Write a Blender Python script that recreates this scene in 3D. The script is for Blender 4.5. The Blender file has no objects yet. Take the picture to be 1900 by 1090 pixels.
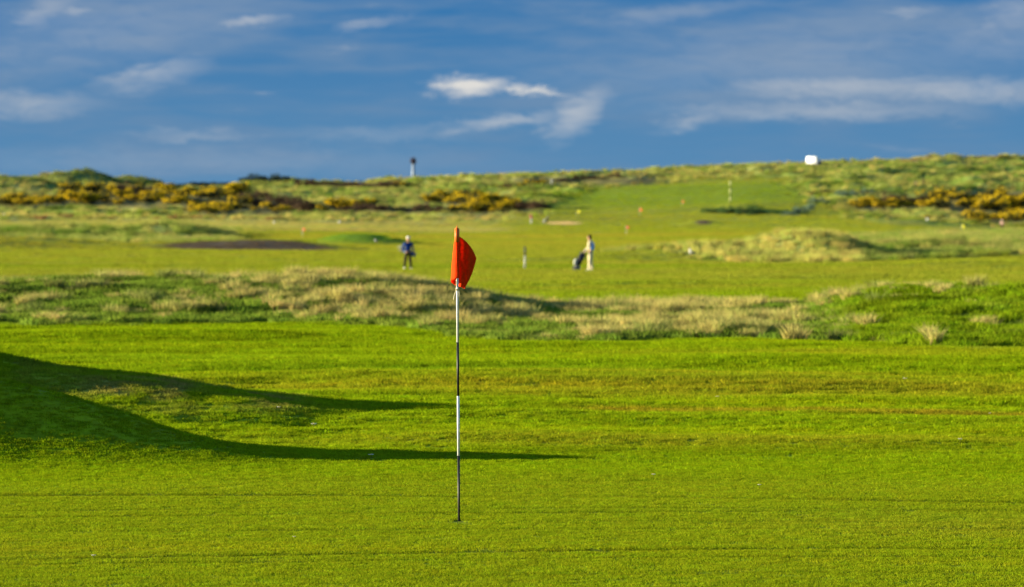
import bpy, bmesh, math, random
import numpy as np
from mathutils import Vector, Matrix
random.seed(7)
SC = bpy.context.scene
COL = SC.collection
PI = math.pi
# ------------------------------------------------------------------ camera
F = 7125.0            # focal length in pixels of the 1900 px wide photograph (135 mm on 36 mm film)
HZ = 345.0            # pixel row of the true horizon
ZC = 2.42             # eye height above the putting green
cam = bpy.data.cameras.new('camera'); camo = bpy.data.objects.new('camera', cam); COL.objects.link(camo)
camo.location = (0, 0, ZC)
camo.rotation_euler = (math.radians(90) - math.atan((545 - HZ) / F), 0, 0)
cam.lens = 135; cam.sensor_width = 36; cam.clip_end = 20000; cam.clip_start = 0.5
cam.dof.use_dof = True; cam.dof.focus_distance = 28.0; cam.dof.aperture_fstop = 4.1
SC.camera = camo
# ------------------------------------------------------------------ light
SUN_EL, SUN_AZ = 8.0, 4.0        # sun low on the left, a little beyond the subject
EXPO = 2.0
SC.view_settings.view_transform = 'Standard'; SC.view_settings.look = 'None'
SC.view_settings.exposure = EXPO; SC.view_settings.gamma = 1.0; SC.view_settings.use_curve_mapping = False
e, a = math.radians(SUN_EL), math.radians(SUN_AZ)
sdir = Vector((-math.cos(e) * math.cos(a), math.cos(e) * math.sin(a), math.sin(e)))
sl = bpy.data.lights.new('sun', 'SUN'); sl.energy = 5.0; sl.angle = math.radians(0.5); sl.color = (1.0, 0.89, 0.64)
so = bpy.data.objects.new('sun', sl); COL.objects.link(so)
so.rotation_euler = sdir.to_track_quat('Z', 'Y').to_euler(); so.location = (-30, 10, 30)


class NT:
    """small helper for building node trees"""
    def __init__(s, tree): s.t = tree; s.n = tree.nodes; s.l = tree.links
    def node(s, typ, **kw):
        n = s.n.new(typ)
        for k, v in kw.items(): setattr(n, k, v)
        return n
    def put(s, sock, v):
        if v is None: return
        if isinstance(v, bpy.types.NodeSocket): s.l.new(v, sock)
        else:
            if hasattr(sock.default_value, '__len__') and not hasattr(v, '__len__'): v = (v, v, v)
            if sock.type == 'RGBA' and len(v) == 3: v = (*v, 1)
            sock.default_value = v
    def m(s, op, a, b=None, c=None, clamp=False):
        n = s.node('ShaderNodeMath', operation=op, use_clamp=clamp)
        s.put(n.inputs[0], a); s.put(n.inputs[1], b); s.put(n.inputs[2], c)
        return n.outputs[0]
    def mix(s, f, a, b, blend='MIX'):
        n = s.node('ShaderNodeMix', data_type='RGBA', blend_type=blend)
        s.put(n.inputs[0], f); s.put(n.inputs[6], a); s.put(n.inputs[7], b)
        return n.outputs[2]
    def noise(s, vec, scale, detail=4, rough=.55, dist=0):
        n = s.node('ShaderNodeTexNoise'); s.put(n.inputs['Vector'], vec)
        n.inputs['Scale'].default_value = scale; n.inputs['Detail'].default_value = detail
        n.inputs['Roughness'].default_value = rough; n.inputs['Distortion'].default_value = dist
        return n.outputs['Fac']
    def ramp(s, f, a, b):
        n = s.node('ShaderNodeMapRange', interpolation_type='SMOOTHSTEP'); s.put(n.inputs[0], f)
        n.inputs[1].default_value = a; n.inputs[2].default_value = b
        return n.outputs[0]


# ------------------------------------------------------------------ sky
W = bpy.data.worlds.new('World'); SC.world = W; W.use_nodes = True
w = NT(W.node_tree); w.n.clear()
wout = w.node('ShaderNodeOutputWorld'); bg = w.node('ShaderNodeBackground'); bg.inputs[1].default_value = 0.1
w.l.new(bg.outputs[0], wout.inputs[0])
sky = w.node('ShaderNodeTexSky', sky_type='NISHITA'); sky.sun_disc = False
sky.sun_elevation = e; sky.sun_rotation = math.radians(-90 + SUN_AZ); sky.air_density = 1.0; sky.dust_density = 0.3; sky.ozone_density = 3
KS = 10.0 / 2 ** EXPO              # sky colours below are given as they should look on the picture


def lin(r, g, b):
    return tuple(((c / 255 + .055) / 1.055) ** 2.4 if c > 10 else c / 255 / 12.92 for c in (r, g, b))


def skc(r, g, b): return tuple(c * KS for c in lin(r, g, b))


tc = w.node('ShaderNodeTexCoord'); sep = w.node('ShaderNodeSeparateXYZ'); w.l.new(tc.outputs['Generated'], sep.inputs[0])
dx, dy, dz = sep.outputs
az = w.m('ARCTAN2', dx, dy)        # angle from the view axis
el = w.m('ARCSINE', dz)
comb = w.node('ShaderNodeCombineXYZ')
# stretched direction space so the cloud streaks lie flat
w.put(comb.inputs[0], w.m('MULTIPLY', dx, 14)); w.put(comb.inputs[1], w.m('MULTIPLY', dy, 14)); w.put(comb.inputs[2], w.m('MULTIPLY', dz, 90))
tilt = w.node('ShaderNodeVectorRotate', rotation_type='Y_AXIS'); w.l.new(comb.outputs[0], tilt.inputs[0]); tilt.inputs['Angle'].default_value = .18
P = tilt.outputs[0]
n_big = w.noise(P, 1.1, 3, .5, .3); n_mid = w.noise(P, 3.2, 5, .55, .4); n_fine = w.noise(P, 11, 5, .6, .6)
hgt = w.ramp(el, 0.0, 0.06)
deck = w.mix(hgt, skc(88, 138, 180), skc(48, 116, 174))
veil = w.mix(hgt, skc(102, 140, 177), skc(106, 139, 177))
vf = w.ramp(w.m('ADD', w.m('MULTIPLY', n_big, .7), w.m('MULTIPLY', n_mid, .3)), .38, .64)
cl = w.mix(w.m('MULTIPLY', vf, .92), deck, veil)
# wisps of brighter cloud: (px, row, half width, half height, tilt, strength) of the photograph turned into sky angles
ell = [(872, 160, 62, 17, -.05, 1.2), (985, 170, 62, 8, .06, .9), (1070, 210, 62, 30, -.62, .72), (930, 226, 110, 12, -.12, .6),
       (1560, 165, 210, 22, .0, .55), (1780, 168, 230, 24, .03, .52), (1520, 205, 240, 16, .0, .42), (1290, 225, 60, 12, -.2, .35),
       (465, 40, 55, 11, -.08, .6), (145, 25, 26, 10, -.1, .45), (80, 30, 70, 26, -.5, .4), (285, 138, 90, 22, -.25, .5),
       (50, 195, 110, 24, .0, .45), (685, 46, 50, 8, -.2, .32), (1870, 30, 60, 30, -.2, .5), (360, 252, 90, 10, 0, .3),
       (1690, 25, 50, 9, 0, .3), (160, 85, 150, 18, -.1, .25), (1600, 80, 300, 14, -.08, .22), (700, 250, 140, 14, 0, .2),
       (150, 70, 300, 62, -.1, .24), (1500, 110, 520, 75, -.05, .20), (350, 300, 480, 26, 0, .16), (1250, 30, 160, 18, -.15, .2), (1850, 70, 150, 60, -.1, .26)]
comb2 = w.node('ShaderNodeCombineXYZ')
w.put(comb2.inputs[0], w.m('MULTIPLY', dx, 60)); w.put(comb2.inputs[1], w.m('MULTIPLY', dy, 60)); w.put(comb2.inputs[2], w.m('MULTIPLY', dz, 190))
P2 = comb2.outputs[0]; r1 = w.noise(P2, 1.0, 6, .62, .8); r2 = w.noise(P2, 1.7, 6, .62, .5)
tx = w.m('ADD', az, w.m('MULTIPLY', w.m('SUBTRACT', r1, .5), .018))
ty = w.m('ADD', el, w.m('MULTIPLY', w.m('SUBTRACT', r2, .5), .0075))
wh = None
for (px, row, hw, hh, tl, st) in ell:
    ca, ce = math.atan((px - 950) / F), math.atan((HZ - row) / F)
    u = w.m('SUBTRACT', tx, ca); v = w.m('SUBTRACT', ty, ce)
    c_, s_ = math.cos(-tl), math.sin(-tl)
    uu = w.m('MULTIPLY', w.m('ADD', w.m('MULTIPLY', u, c_), w.m('MULTIPLY', v, s_)), F / hw)
    vv = w.m('MULTIPLY', w.m('SUBTRACT', w.m('MULTIPLY', v, c_), w.m('MULTIPLY', u, s_)), F / hh)
    d = w.m('SQRT', w.m('ADD', w.m('MULTIPLY', uu, uu), w.m('MULTIPLY', vv, vv)))
    k = w.m('MULTIPLY', w.m('SUBTRACT', 1.0, w.ramp(d, 0, 1.7)), st * (1.1 if st > .8 else .74))
    wh = k if wh is None else w.m('MAXIMUM', wh, k)
tex = w.m('ADD', .62, w.m('MULTIPLY', w.ramp(r1, .35, .62), .38))
wisp = w.m('MULTIPLY', w.ramp(n_mid, .62, .85), .2)      # the same kind of cloud all round the sky
wh = w.m('MAXIMUM', w.m('MULTIPLY', wh, tex), wisp, clamp=True)
cl = w.mix(wh, cl, skc(222, 220, 216))
cover = w.m('SUBTRACT', 1.0, w.m('MULTIPLY', w.ramp(el, .08, .45), .92))  # cloud thinned above the view so more sky light fills the shadows
final = w.mix(cover, sky.outputs[0], cl)
w.put(bg.inputs[0], final)


# ------------------------------------------------------------------ object helpers
def tag(o, label=None, cat=None, group=None, kind=None):
    if label: o['label'] = label
    if cat: o['category'] = cat
    if group: o['group'] = group
    if kind: o['kind'] = kind
    return o


def empty(name, loc, rz=0, label=None, cat=None, group=None):
    o = bpy.data.objects.new(name, None); COL.objects.link(o); o.location = loc; o.rotation_euler[2] = rz
    o.empty_display_size = .2
    return tag(o, label, cat, group)


def link(name, me, mat=None, parent=None, loc=(0, 0, 0)):
    o = bpy.data.objects.new(name, me); COL.objects.link(o); o.location = loc
    if mat is not None and not me.materials: me.materials.append(mat)
    if parent: o.parent = parent
    return o


def from_bm(name, bm, mat=None, parent=None, smooth=True, loc=(0, 0, 0)):
    me = bpy.data.meshes.new(name); bm.to_mesh(me); bm.free()
    if smooth: me.polygons.foreach_set('use_smooth', [True] * len(me.polygons))
    return link(name, me, mat, parent, loc)


def from_np(name, V, T, mat=None, parent=None, smooth=False):
    V = np.asarray(V, np.float32); T = np.asarray(T, np.int32)
    me = bpy.data.meshes.new(name); n = T.shape[1]
    me.vertices.add(len(V)); me.vertices.foreach_set('co', V.ravel())
    me.loops.add(T.size); me.loops.foreach_set('vertex_index', T.ravel())
    me.polygons.add(len(T)); me.polygons.foreach_set('loop_start', np.arange(0, T.size, n, dtype=np.int32))
    if smooth: me.polygons.foreach_set('use_smooth', np.ones(len(T), bool))
    me.update(calc_edges=True)
    return link(name, me, mat, parent)


def copy_tree(o, parent=None):
    c = o.copy(); COL.objects.link(c); c.parent = parent
    for ch in list(o.children): copy_tree(ch, c)
    return c


def tube(bm, p0, p1, r0, r1=None, seg=10, caps=True):
    r1 = r0 if r1 is None else r1
    p0, p1 = Vector(p0), Vector(p1); d = p1 - p0
    M = Matrix.Translation((p0 + p1) / 2) @ d.to_track_quat('Z', 'Y').to_matrix().to_4x4()
    bmesh.ops.create_cone(bm, cap_ends=caps, segments=seg, radius1=r0, radius2=r1, depth=d.length, matrix=M)


def box(bm, c, s, bev=0.0, rot=None):
    r = bmesh.ops.create_cube(bm, size=1)
    vs = r['verts']
    for v in vs: v.co = Vector((v.co.x * s[0], v.co.y * s[1], v.co.z * s[2]))
    if bev > 0:
        es = list({ed for v in vs for ed in v.link_edges})
        r2 = bmesh.ops.bevel(bm, geom=es, offset=bev, segments=2, affect='EDGES', profile=.5)
        vs = list({v for f in r2['faces'] for v in f.verts} | {v for v in vs if v.is_valid})
    M = Matrix.Translation(c) @ (rot or Matrix.Identity(4))
    for v in vs: v.co = M @ v.co


def ball(bm, c, r, sc=(1, 1, 1), u=14, v=9):
    M = Matrix.Translation(c) @ Matrix.Diagonal((*sc, 1))
    bmesh.ops.create_uvsphere(bm, u_segments=u, v_segments=v, radius=r, matrix=M)


def mat(name, col, rough=.7, spec=.3, var=0.0, scale=20, bump=0.0, trans=0.0):
    m = bpy.data.materials.new(name); m.use_nodes = True; t = NT(m.node_tree); b = t.n['Principled BSDF']
    b.inputs['Roughness'].default_value = rough; b.inputs['Specular IOR Level'].default_value = spec
    c = (*col, 1)
    if var or bump:
        g = t.node('ShaderNodeTexCoord'); f = t.noise(g.outputs['Object'], scale, 4, .6)
        if var:
            lo = tuple(x * (1 - var) for x in col); hi = tuple(min(1, x * (1 + var)) for x in col)
            c = t.mix(t.ramp(f, .3, .7), lo, hi)
        if bump:
            bn = t.node('ShaderNodeBump'); bn.inputs['Strength'].default_value = bump; bn.inputs['Distance'].default_value = .01
            t.put(bn.inputs['Height'], f); t.put(b.inputs['Normal'], bn.outputs[0])
    t.put(b.inputs['Base Color'], c)
    if trans:
        tr = t.node('ShaderNodeBsdfTranslucent'); t.put(tr.inputs[0], c); mx = t.node('ShaderNodeMixShader')
        mx.inputs[0].default_value = trans; o = t.n['Material Output']
        t.l.new(b.outputs[0], mx.inputs[1]); t.l.new(tr.outputs[0], mx.inputs[2]); t.l.new(mx.outputs[0], o.inputs[0])
    return m


# ------------------------------------------------------------------ terrain height
RS = np.random.RandomState(3)
PERM = np.tile(RS.permutation(512), 3); GX = np.cos(RS.rand(512) * 2 * PI); GY = np.sin(RS.rand(512) * 2 * PI)


def pnoise(x, y):
    xi = np.floor(x).astype(np.int64); yi = np.floor(y).astype(np.int64); xf = x - xi; yf = y - yi
    u = xf * xf * xf * (xf * (xf * 6 - 15) + 10); v = yf * yf * yf * (yf * (yf * 6 - 15) + 10)

    def g(i, j, fx, fy):
        h = PERM[(PERM[i & 511] + (j & 511))] & 511
        return GX[h] * fx + GY[h] * fy
    a = g(xi, yi, xf, yf); b = g(xi + 1, yi, xf - 1, yf); c = g(xi, yi + 1, xf, yf - 1); d = g(xi + 1, yi + 1, xf - 1, yf - 1)
    return (a * (1 - u) + b * u) * (1 - v) + (c * (1 - u) + d * u) * v      # about -0.7..0.7


def fbm(x, y, L, o=3, seed=0, ax=1.0, ay=1.0):
    s = 0; am = 1; tot = 0
    for k in range(o):
        s = s + am * pnoise((x / L * ax + seed * 17.3) * 2 ** k, (y / L * ay + seed * 5.7) * 2 ** k); tot += am; am *= .5
    return s / tot * 1.6


def sstep(a, b, x):
    t = np.clip((x - a) / (b - a), 0, 1); return t * t * (3 - 2 * t)


COLS = [-500, 0, 300, 600, 850, 1100, 1400, 1650, 1900, 2400]
TAB = [  # distance, then the pixel row where the ground lies in each column
    (40, 776, 776, 776, 776, 776, 776, 776, 776, 776, 776), (50, 690, 690, 690, 690, 690, 690, 690, 690, 690, 690),
    (60, 634, 634, 634, 634, 634, 634, 634, 634, 634, 634), (75, 582, 582, 582, 582, 582, 582, 582, 582, 582, 582),
    (100, 555, 555, 555, 555, 555, 555, 550, 547, 545, 545), (140, 524, 524, 524, 524, 524, 524, 523, 522, 520, 520),
    (190, 503, 503, 503, 503, 503, 503, 502, 501, 499, 498), (240, 486, 486, 486, 488, 488, 488, 487, 484, 482, 480),
    (300, 468, 468, 468, 471, 472, 472, 468, 463, 460, 460), (400, 450, 450, 450, 452, 453, 452, 447, 444, 442, 440),
    (550, 431, 431, 431, 434, 436, 433, 430, 428, 434, 434), (730, 412, 412, 411, 414, 417, 415, 412, 412, 428, 428),
    (880, 397, 397, 396, 396, 394, 392, 386, 396, 406, 404), (1020, 372, 374, 376, 374, 368, 366, 356, 358, 364, 360),
    (1180, 352, 352, 355, 354, 346, 340, 330, 328, 330, 326), (1330, 346, 346, 348, 343, 331, 321, 308, 300, 294, 290),
    (1600, 350, 350, 352, 350, 340, 330, 320, 310, 305, 300), (2300, 352, 352, 353, 353, 350, 347, 343, 340, 338, 338),
    (6000, 347, 347, 347, 347, 347, 347, 347, 347, 347, 347)]
LG = np.linspace(math.log(2), math.log(9000), 520); PG = np.linspace(-500, 2400, 240)
dist = np.array([t[0] for t in TAB], float)
zt = np.array([[ZC - (r - HZ) * t[0] / F for r in t[1:]] for t in TAB])
dist = np.concatenate([[2, 33], dist, [9000]]); zt = np.vstack([np.zeros((2, 10)), zt, zt[-1:]])
tmp = np.array([np.interp(LG, np.log(dist), zt[:, j]) for j in range(10)])          # 10 x 520
ZG = np.array([np.interp(PG, COLS, tmp[:, i]) for i in range(len(LG))])             # 520 x 240
for ax_, n_ in ((0, 9), (1, 17)):
    k_ = np.hanning(n_ + 2)[1:-1]; k_ /= k_.sum()
    ZG = np.apply_along_axis(lambda v: np.convolve(np.pad(v, n_ // 2, 'edge'), k_, 'valid'), ax_, ZG)


def pxr(x, y):
    az_ = np.arctan2(x, y); r = np.hypot(x, y)
    px = 950 + F * np.tan(np.clip(az_, -.25, .25))
    return px, r, az_


# mounds: px, distance, half width m, half depth m, height m, turn (rad), sharpness
MO = [
    (500, 60.5, 2.0, 1.6, .10, 0, 1), (180, 60, 2.4, 1.6, .08, 0, 1), (-60, 60, 3, 1.8, .07, 0, 1), (1080, 47, 5, 1.6, .10, -.12, 1), (1500, 52, 4, 1.8, .10, 0, 1), (640, 52, 3, 1.6, .10, 0, 1),
    
    (1500, 262, 3.8, 12, 1.5, 0, 1.6), (1330, 262, 4.5, 12, .75, 0, 1.2), (1180, 258, 5, 12, .35, 0, 1), (1700, 300, 8, 25, .45, 0, 1.2), (1900, 320, 8, 30, .35, 0, 1.2),
    (1050, 255, 6, 8, .25, 0, 1),
    (665, 395, 4.6, 9, 1.05, 0, 1.3), (340, 430, 5.0, 12, 1.15, 0, 1.6), (20, 420, 10, 20, 1.1, 0, 1), (200, 425, 8, 16, .7, 0, 1),
    (-60, 330, 9, 9, .9, 0, 1), (60, 338, 8, 4.5, .6, 0, 1.3), (420, 335, 10, 6, .55, 0, 1.3), (520, 338, 6, 5, .35, 0, 1),
    (1370, 830, 6, 18, 1.7, 0, 1.8), (1300, 700, 4, 6, .9, 0, 1),
    (40, 1340, 24, 60, 1.5, 0, 1.8), (190, 1330, 20, 50, 2.6, 0, 2.2), (-200, 1330, 40, 70, 2.4, 0, 1.5), (1800, 204, 5, 7, .30, 0, 1), (1500, 150, 6, 8, .2, 0, 1), (1150, 130, 5, 7, .16, 0, 1), (110, 1250, 16, 28, 1.6, 0, 1.2), (-20, 1150, 22, 30, 4.0, 0, 1.2), (520, 1500, 26, 60, 2.2, 0, 1.4), (92, 1285, 8, 22, 2.8, .3, 1.3), (172, 1285, 9, 22, 3.0, .3, 1.3), (30, 1240, 8, 20, 2.4, 0, 1.3),
    (1740, 1310, 9, 30, 1.8, 0, 1.8), (1860, 1290, 10, 30, 1.3, 0, 1.6), (640, 1050, 26, 40, 1.2, 0, 1.2), (1620, 1150, 18, 30, 2.2, 0, 1.2), (1700, 1020, 14, 26, 2.2, .5, 1.2), (1850, 1080, 20, 30, 2.0, 0, 1.2),
]


# long banks: (x nodes, distance of the crest at them, height at them, half depth near side, half depth far side)
RIDGE = [
    ([-12, -10, -8.2, -7.2, -6.4, -5.8, -5.2, -4.7, -4.2, -3.75, -3.3, -2.8, -2.3, -1.8, 1], [34.6, 34.6, 34.6, 34.6, 34.6, 34.6, 34.6, 34.6, 34.6, 34.5, 34.4, 34.2, 33.9, 33.6, 33.4],
     [0, .25, .66, .92, .97, .92, .80, .67, .56, .43, .30, .16, .05, .01, 0], 1.1, 1.5),
    ([-16, -13, -10, -8.5, -7.6, -6.9, -6.2, -5.5, -4.7, -3.9, -3.2, -2.5, -1.8, 2], [41.5, 41.5, 41.5, 41.5, 41.5, 41.5, 41.5, 41.5, 41.4, 41.2, 41, 40.5, 40, 40],
     [0, .5, .95, 1.12, 1.08, .94, .75, .56, .46, .35, .23, .10, .02, 0], 2.0, 2.4),
    ([-30, -14, -10, -7.9, -5.8, -3.7, -2.6, -1.6, -1.05, -.5, 0, .5, 1.6, 4, 12], [75, 75, 75, 75, 75, 75, 75, 75, 75, 75, 75, 75, 74, 73, 73],
     [.4, .5, .58, .62, .64, .62, .58, .50, .40, .26, .13, .03, .02, .06, 0], 6.5, 5.5),
    ([4, 5, 5.5, 6, 6.5, 7, 7.5, 8.5, 9.5, 12, 20], [72, 71, 71, 71, 71, 71, 71, 70, 70, 70, 70],
     [0, .03, .10, .22, .34, .43, .47, .50, .52, .48, .3], 8.0, 6.0),
]


def height(x, y):
    x = np.asarray(x, float); y = np.asarray(y, float)
    px, r, az_ = pxr(x, y)
    back = sstep(.3, 1.2, np.abs(az_))
    def look(p, rr):
        fi = np.clip((np.log(np.maximum(rr, 2.001)) - LG[0]) / (LG[1] - LG[0]), 0, len(LG) - 1.001); fj = np.clip((p - PG[0]) / (PG[1] - PG[0]), 0, len(PG) - 1.001)
        i = fi.astype(int); j = fj.astype(int); u = fi - i; v = fj - j
        return (ZG[i, j] * (1 - v) + ZG[i, j + 1] * v) * (1 - u) + (ZG[i + 1, j] * (1 - v) + ZG[i + 1, j + 1] * v) * u
    z = look(px, r) * (1 - back) + look(np.full_like(px, 800.), r) * back
    for (mp, my, sx, sy, h, tr, pw) in MO:
        mx = (mp - 950) / F * my
        dx_ = x - mx; dy_ = y - my
        near = (np.abs(dx_) < 4 * (sx + sy)) & (np.abs(dy_) < 4 * (sy + sx))
        if not near.any(): continue
        c, s = math.cos(tr), math.sin(tr); u = dx_[near] * c + dy_[near] * s; v = -dx_[near] * s + dy_[near] * c
        z[near] += h * np.exp(-(((u / sx) ** 2 + (v / sy) ** 2) ** pw))
    for (xn, yn, hn, s0, s1) in RIDGE:
        xs_ = np.stack([x - .3, x - .15, x, x + .15, x + .3]); hh = np.mean([np.interp(q_, xn, hn) for q_ in xs_], 0)
        v = y - np.interp(x, xn, yn); z += hh * np.exp(-(v / np.where(v < 0, s0, s1)) ** 2) * (y > 0)
    # undulation
    g = 1 - sstep(31, 36, r)
    z += fbm(x, y, 5, 3, 1) * (.014 * g) + fbm(x, y, 1.2, 2, 12, .6, 1.3) * (.004 * g)
    fw = sstep(31, 38, r) * (1 - sstep(260, 420, r))
    z += fw * (fbm(x, y, 9, 3, 2, .8, 1.6) * .075 + fbm(x, y, 4.2, 3, 3, 1, 2.2) * .064)
    z += sstep(31, 38, r) * (1 - sstep(52, 60, r)) * fbm(x, y, .8, 2, 9) * .008
    z += sstep(33, 34.5, r) * (1 - sstep(47, 52, r)) * (1 - sstep(-2.0, 1.0, x)) * (x > -14) * (fbm(x, y, 1.1, 3, 61) * .045)
    ro = rough_mask(x, y, px, r)
    z += ro * (1 - sstep(100, 130, r)) * (fbm(x, y, 1.5, 3, 4) * (.10 + .07 * sstep(1500, 1650, px)))
    z += ro * sstep(200, 260, r) * (1 - sstep(500, 600, r)) * fbm(x, y, 6, 3, 5) * .32
    far = sstep(300, 900, r)
    z += far * fbm(x, y, 60, 3, 6) * .9 + far * ro * fbm(x, y, 15, 3, 7) * 2.5
    return z


def rough_mask(x, y, px, r):
    n = fbm(x, y, 7, 2, 11) * 6
    f = np.interp(px, [-200, 0, 300, 700, 850, 1100, 1400, 1600, 1750, 1900, 2200], [67, 67, 67, 66, 62, 60.5, 60.5, 60, 57.5, 57, 57]) + n * .5 + fbm(x, y, 2, 2, 15) * 1.6
    b = np.interp(px, [-200, 900, 1100, 1500, 1700, 2200], [90, 86, 78, 80, 84, 86]) + n * .3
    m = sstep(-1.2, 1.2, r - f) * sstep(-2, 2, b - r)
    # right hand dune field
    f2 = np.interp(px, [1050, 1150, 1300, 1480, 1600, 1750, 1900, 2300], [330, 262, 248, 236, 236, 250, 262, 262]) + n
    b2 = np.interp(px, [1100, 1350, 1900, 2300], [310, 330, 520, 560]) + n * 3
    m2 = sstep(-5, 5, r - f2) * sstep(-12, 12, b2 - r) * sstep(1080, 1170, px)
    # left rough beyond the second fairway
    m3 = sstep(-6, 6, r - (372 + n)) * sstep(-12, 12, 560 - r) * (1 - sstep(420, 470, px))
    # the far hills
    m4 = sstep(-80, 80, r - (np.interp(px, [-300, 500, 700, 900, 1000, 1100, 1300, 1450, 1550, 1650, 1900], [800, 800, 790, 800, 830, 1160, 1190, 1160, 900, 740, 700]) + n * 4 + fbm(x, y, 45, 3, 14) * 150))
    return np.clip(m + m2 + m3 + m4, 0, 1)


def gz(x, y): return float(height(np.array([x]), np.array([y]))[0])


def hit(px, row, y0=20., y1=2200.):
    """the first ground point seen at a pixel of the photograph (a real place on the terrain)"""
    ys = np.exp(np.linspace(math.log(y0), math.log(y1), 2600)); xs = (px - 950) / F * ys
    dzr = (row - HZ) / F
    s = height(xs, ys) - (ZC - dzr * ys)
    i = np.argmax(s > 0) if (s > 0).any() else int(np.argmax(s))
    return float(xs[i]), float(ys[i]), float(ZC - dzr * ys[i] + s[i])


def W2(px, y):                        # point of the ground in column px at distance y
    x = (px - 950) / F * y
    return x, y, gz(x, y)


CUP = ((850 - 950) / F * 27.7, 27.7)
# faint darker lines sunk slightly into the green: pixel rows at columns 0, 700, 1300, 1900 (turned into places), depth weight
DARK_ROWS = [((920, 921, 927, 934), .9, .10), ((950, 945, 946, 950), .45, .07), ((963, 955, 953, 953), .7, .06), ((990, 986, 985, 984), .5, .06),
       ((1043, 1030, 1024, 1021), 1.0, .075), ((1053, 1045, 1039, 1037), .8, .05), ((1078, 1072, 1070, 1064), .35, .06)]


def dark_lines(x, y):
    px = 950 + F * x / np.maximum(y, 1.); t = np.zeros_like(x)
    for rows, wt, hw in DARK_ROWS:
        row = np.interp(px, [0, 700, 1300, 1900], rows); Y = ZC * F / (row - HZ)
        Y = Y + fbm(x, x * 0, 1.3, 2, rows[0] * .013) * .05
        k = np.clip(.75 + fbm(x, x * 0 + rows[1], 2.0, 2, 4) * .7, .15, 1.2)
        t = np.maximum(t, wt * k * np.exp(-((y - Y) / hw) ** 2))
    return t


# ------------------------------------------------------------------ ground colour (reflectance of the turf, sand, soil)
def V3(c): return np.array(c, float)


C_GREEN = V3((.158, .200, .0045)); C_FAIR = V3((.160, .225, .0030)); C_LUSH = V3((.085, .180, .0050)); C_OLIVE = V3((.225, .210, .026))
C_STRAW = V3((.46, .41, .12)); C_ROUGH = V3((.13, .20, .022)); C_SAND = V3((.50, .34, .16)); C_SOIL = V3((.085, .062, .036)); C_HEATH = V3((.10, .075, .03))


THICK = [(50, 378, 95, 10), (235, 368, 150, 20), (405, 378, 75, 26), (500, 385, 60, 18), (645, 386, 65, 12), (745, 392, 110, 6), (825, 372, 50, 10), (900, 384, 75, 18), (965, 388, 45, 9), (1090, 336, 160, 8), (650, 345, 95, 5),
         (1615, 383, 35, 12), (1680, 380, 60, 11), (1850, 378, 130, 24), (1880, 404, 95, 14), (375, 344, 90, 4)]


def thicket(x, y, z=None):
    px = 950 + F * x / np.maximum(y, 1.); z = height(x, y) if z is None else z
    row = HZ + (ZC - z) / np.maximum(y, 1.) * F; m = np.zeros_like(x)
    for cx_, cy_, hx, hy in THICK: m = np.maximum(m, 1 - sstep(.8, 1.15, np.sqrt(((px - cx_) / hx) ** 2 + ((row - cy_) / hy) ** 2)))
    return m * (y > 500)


def ell_mask(px, y, cp, cy, hp, hy, soft=.3):
    d = np.sqrt(((px - cp) / hp) ** 2 + ((y - cy) / hy) ** 2) + fbm(px, y * 6, 70, 3, 71) * .28; return 1 - sstep(1 - soft, 1 + soft, d)


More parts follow.
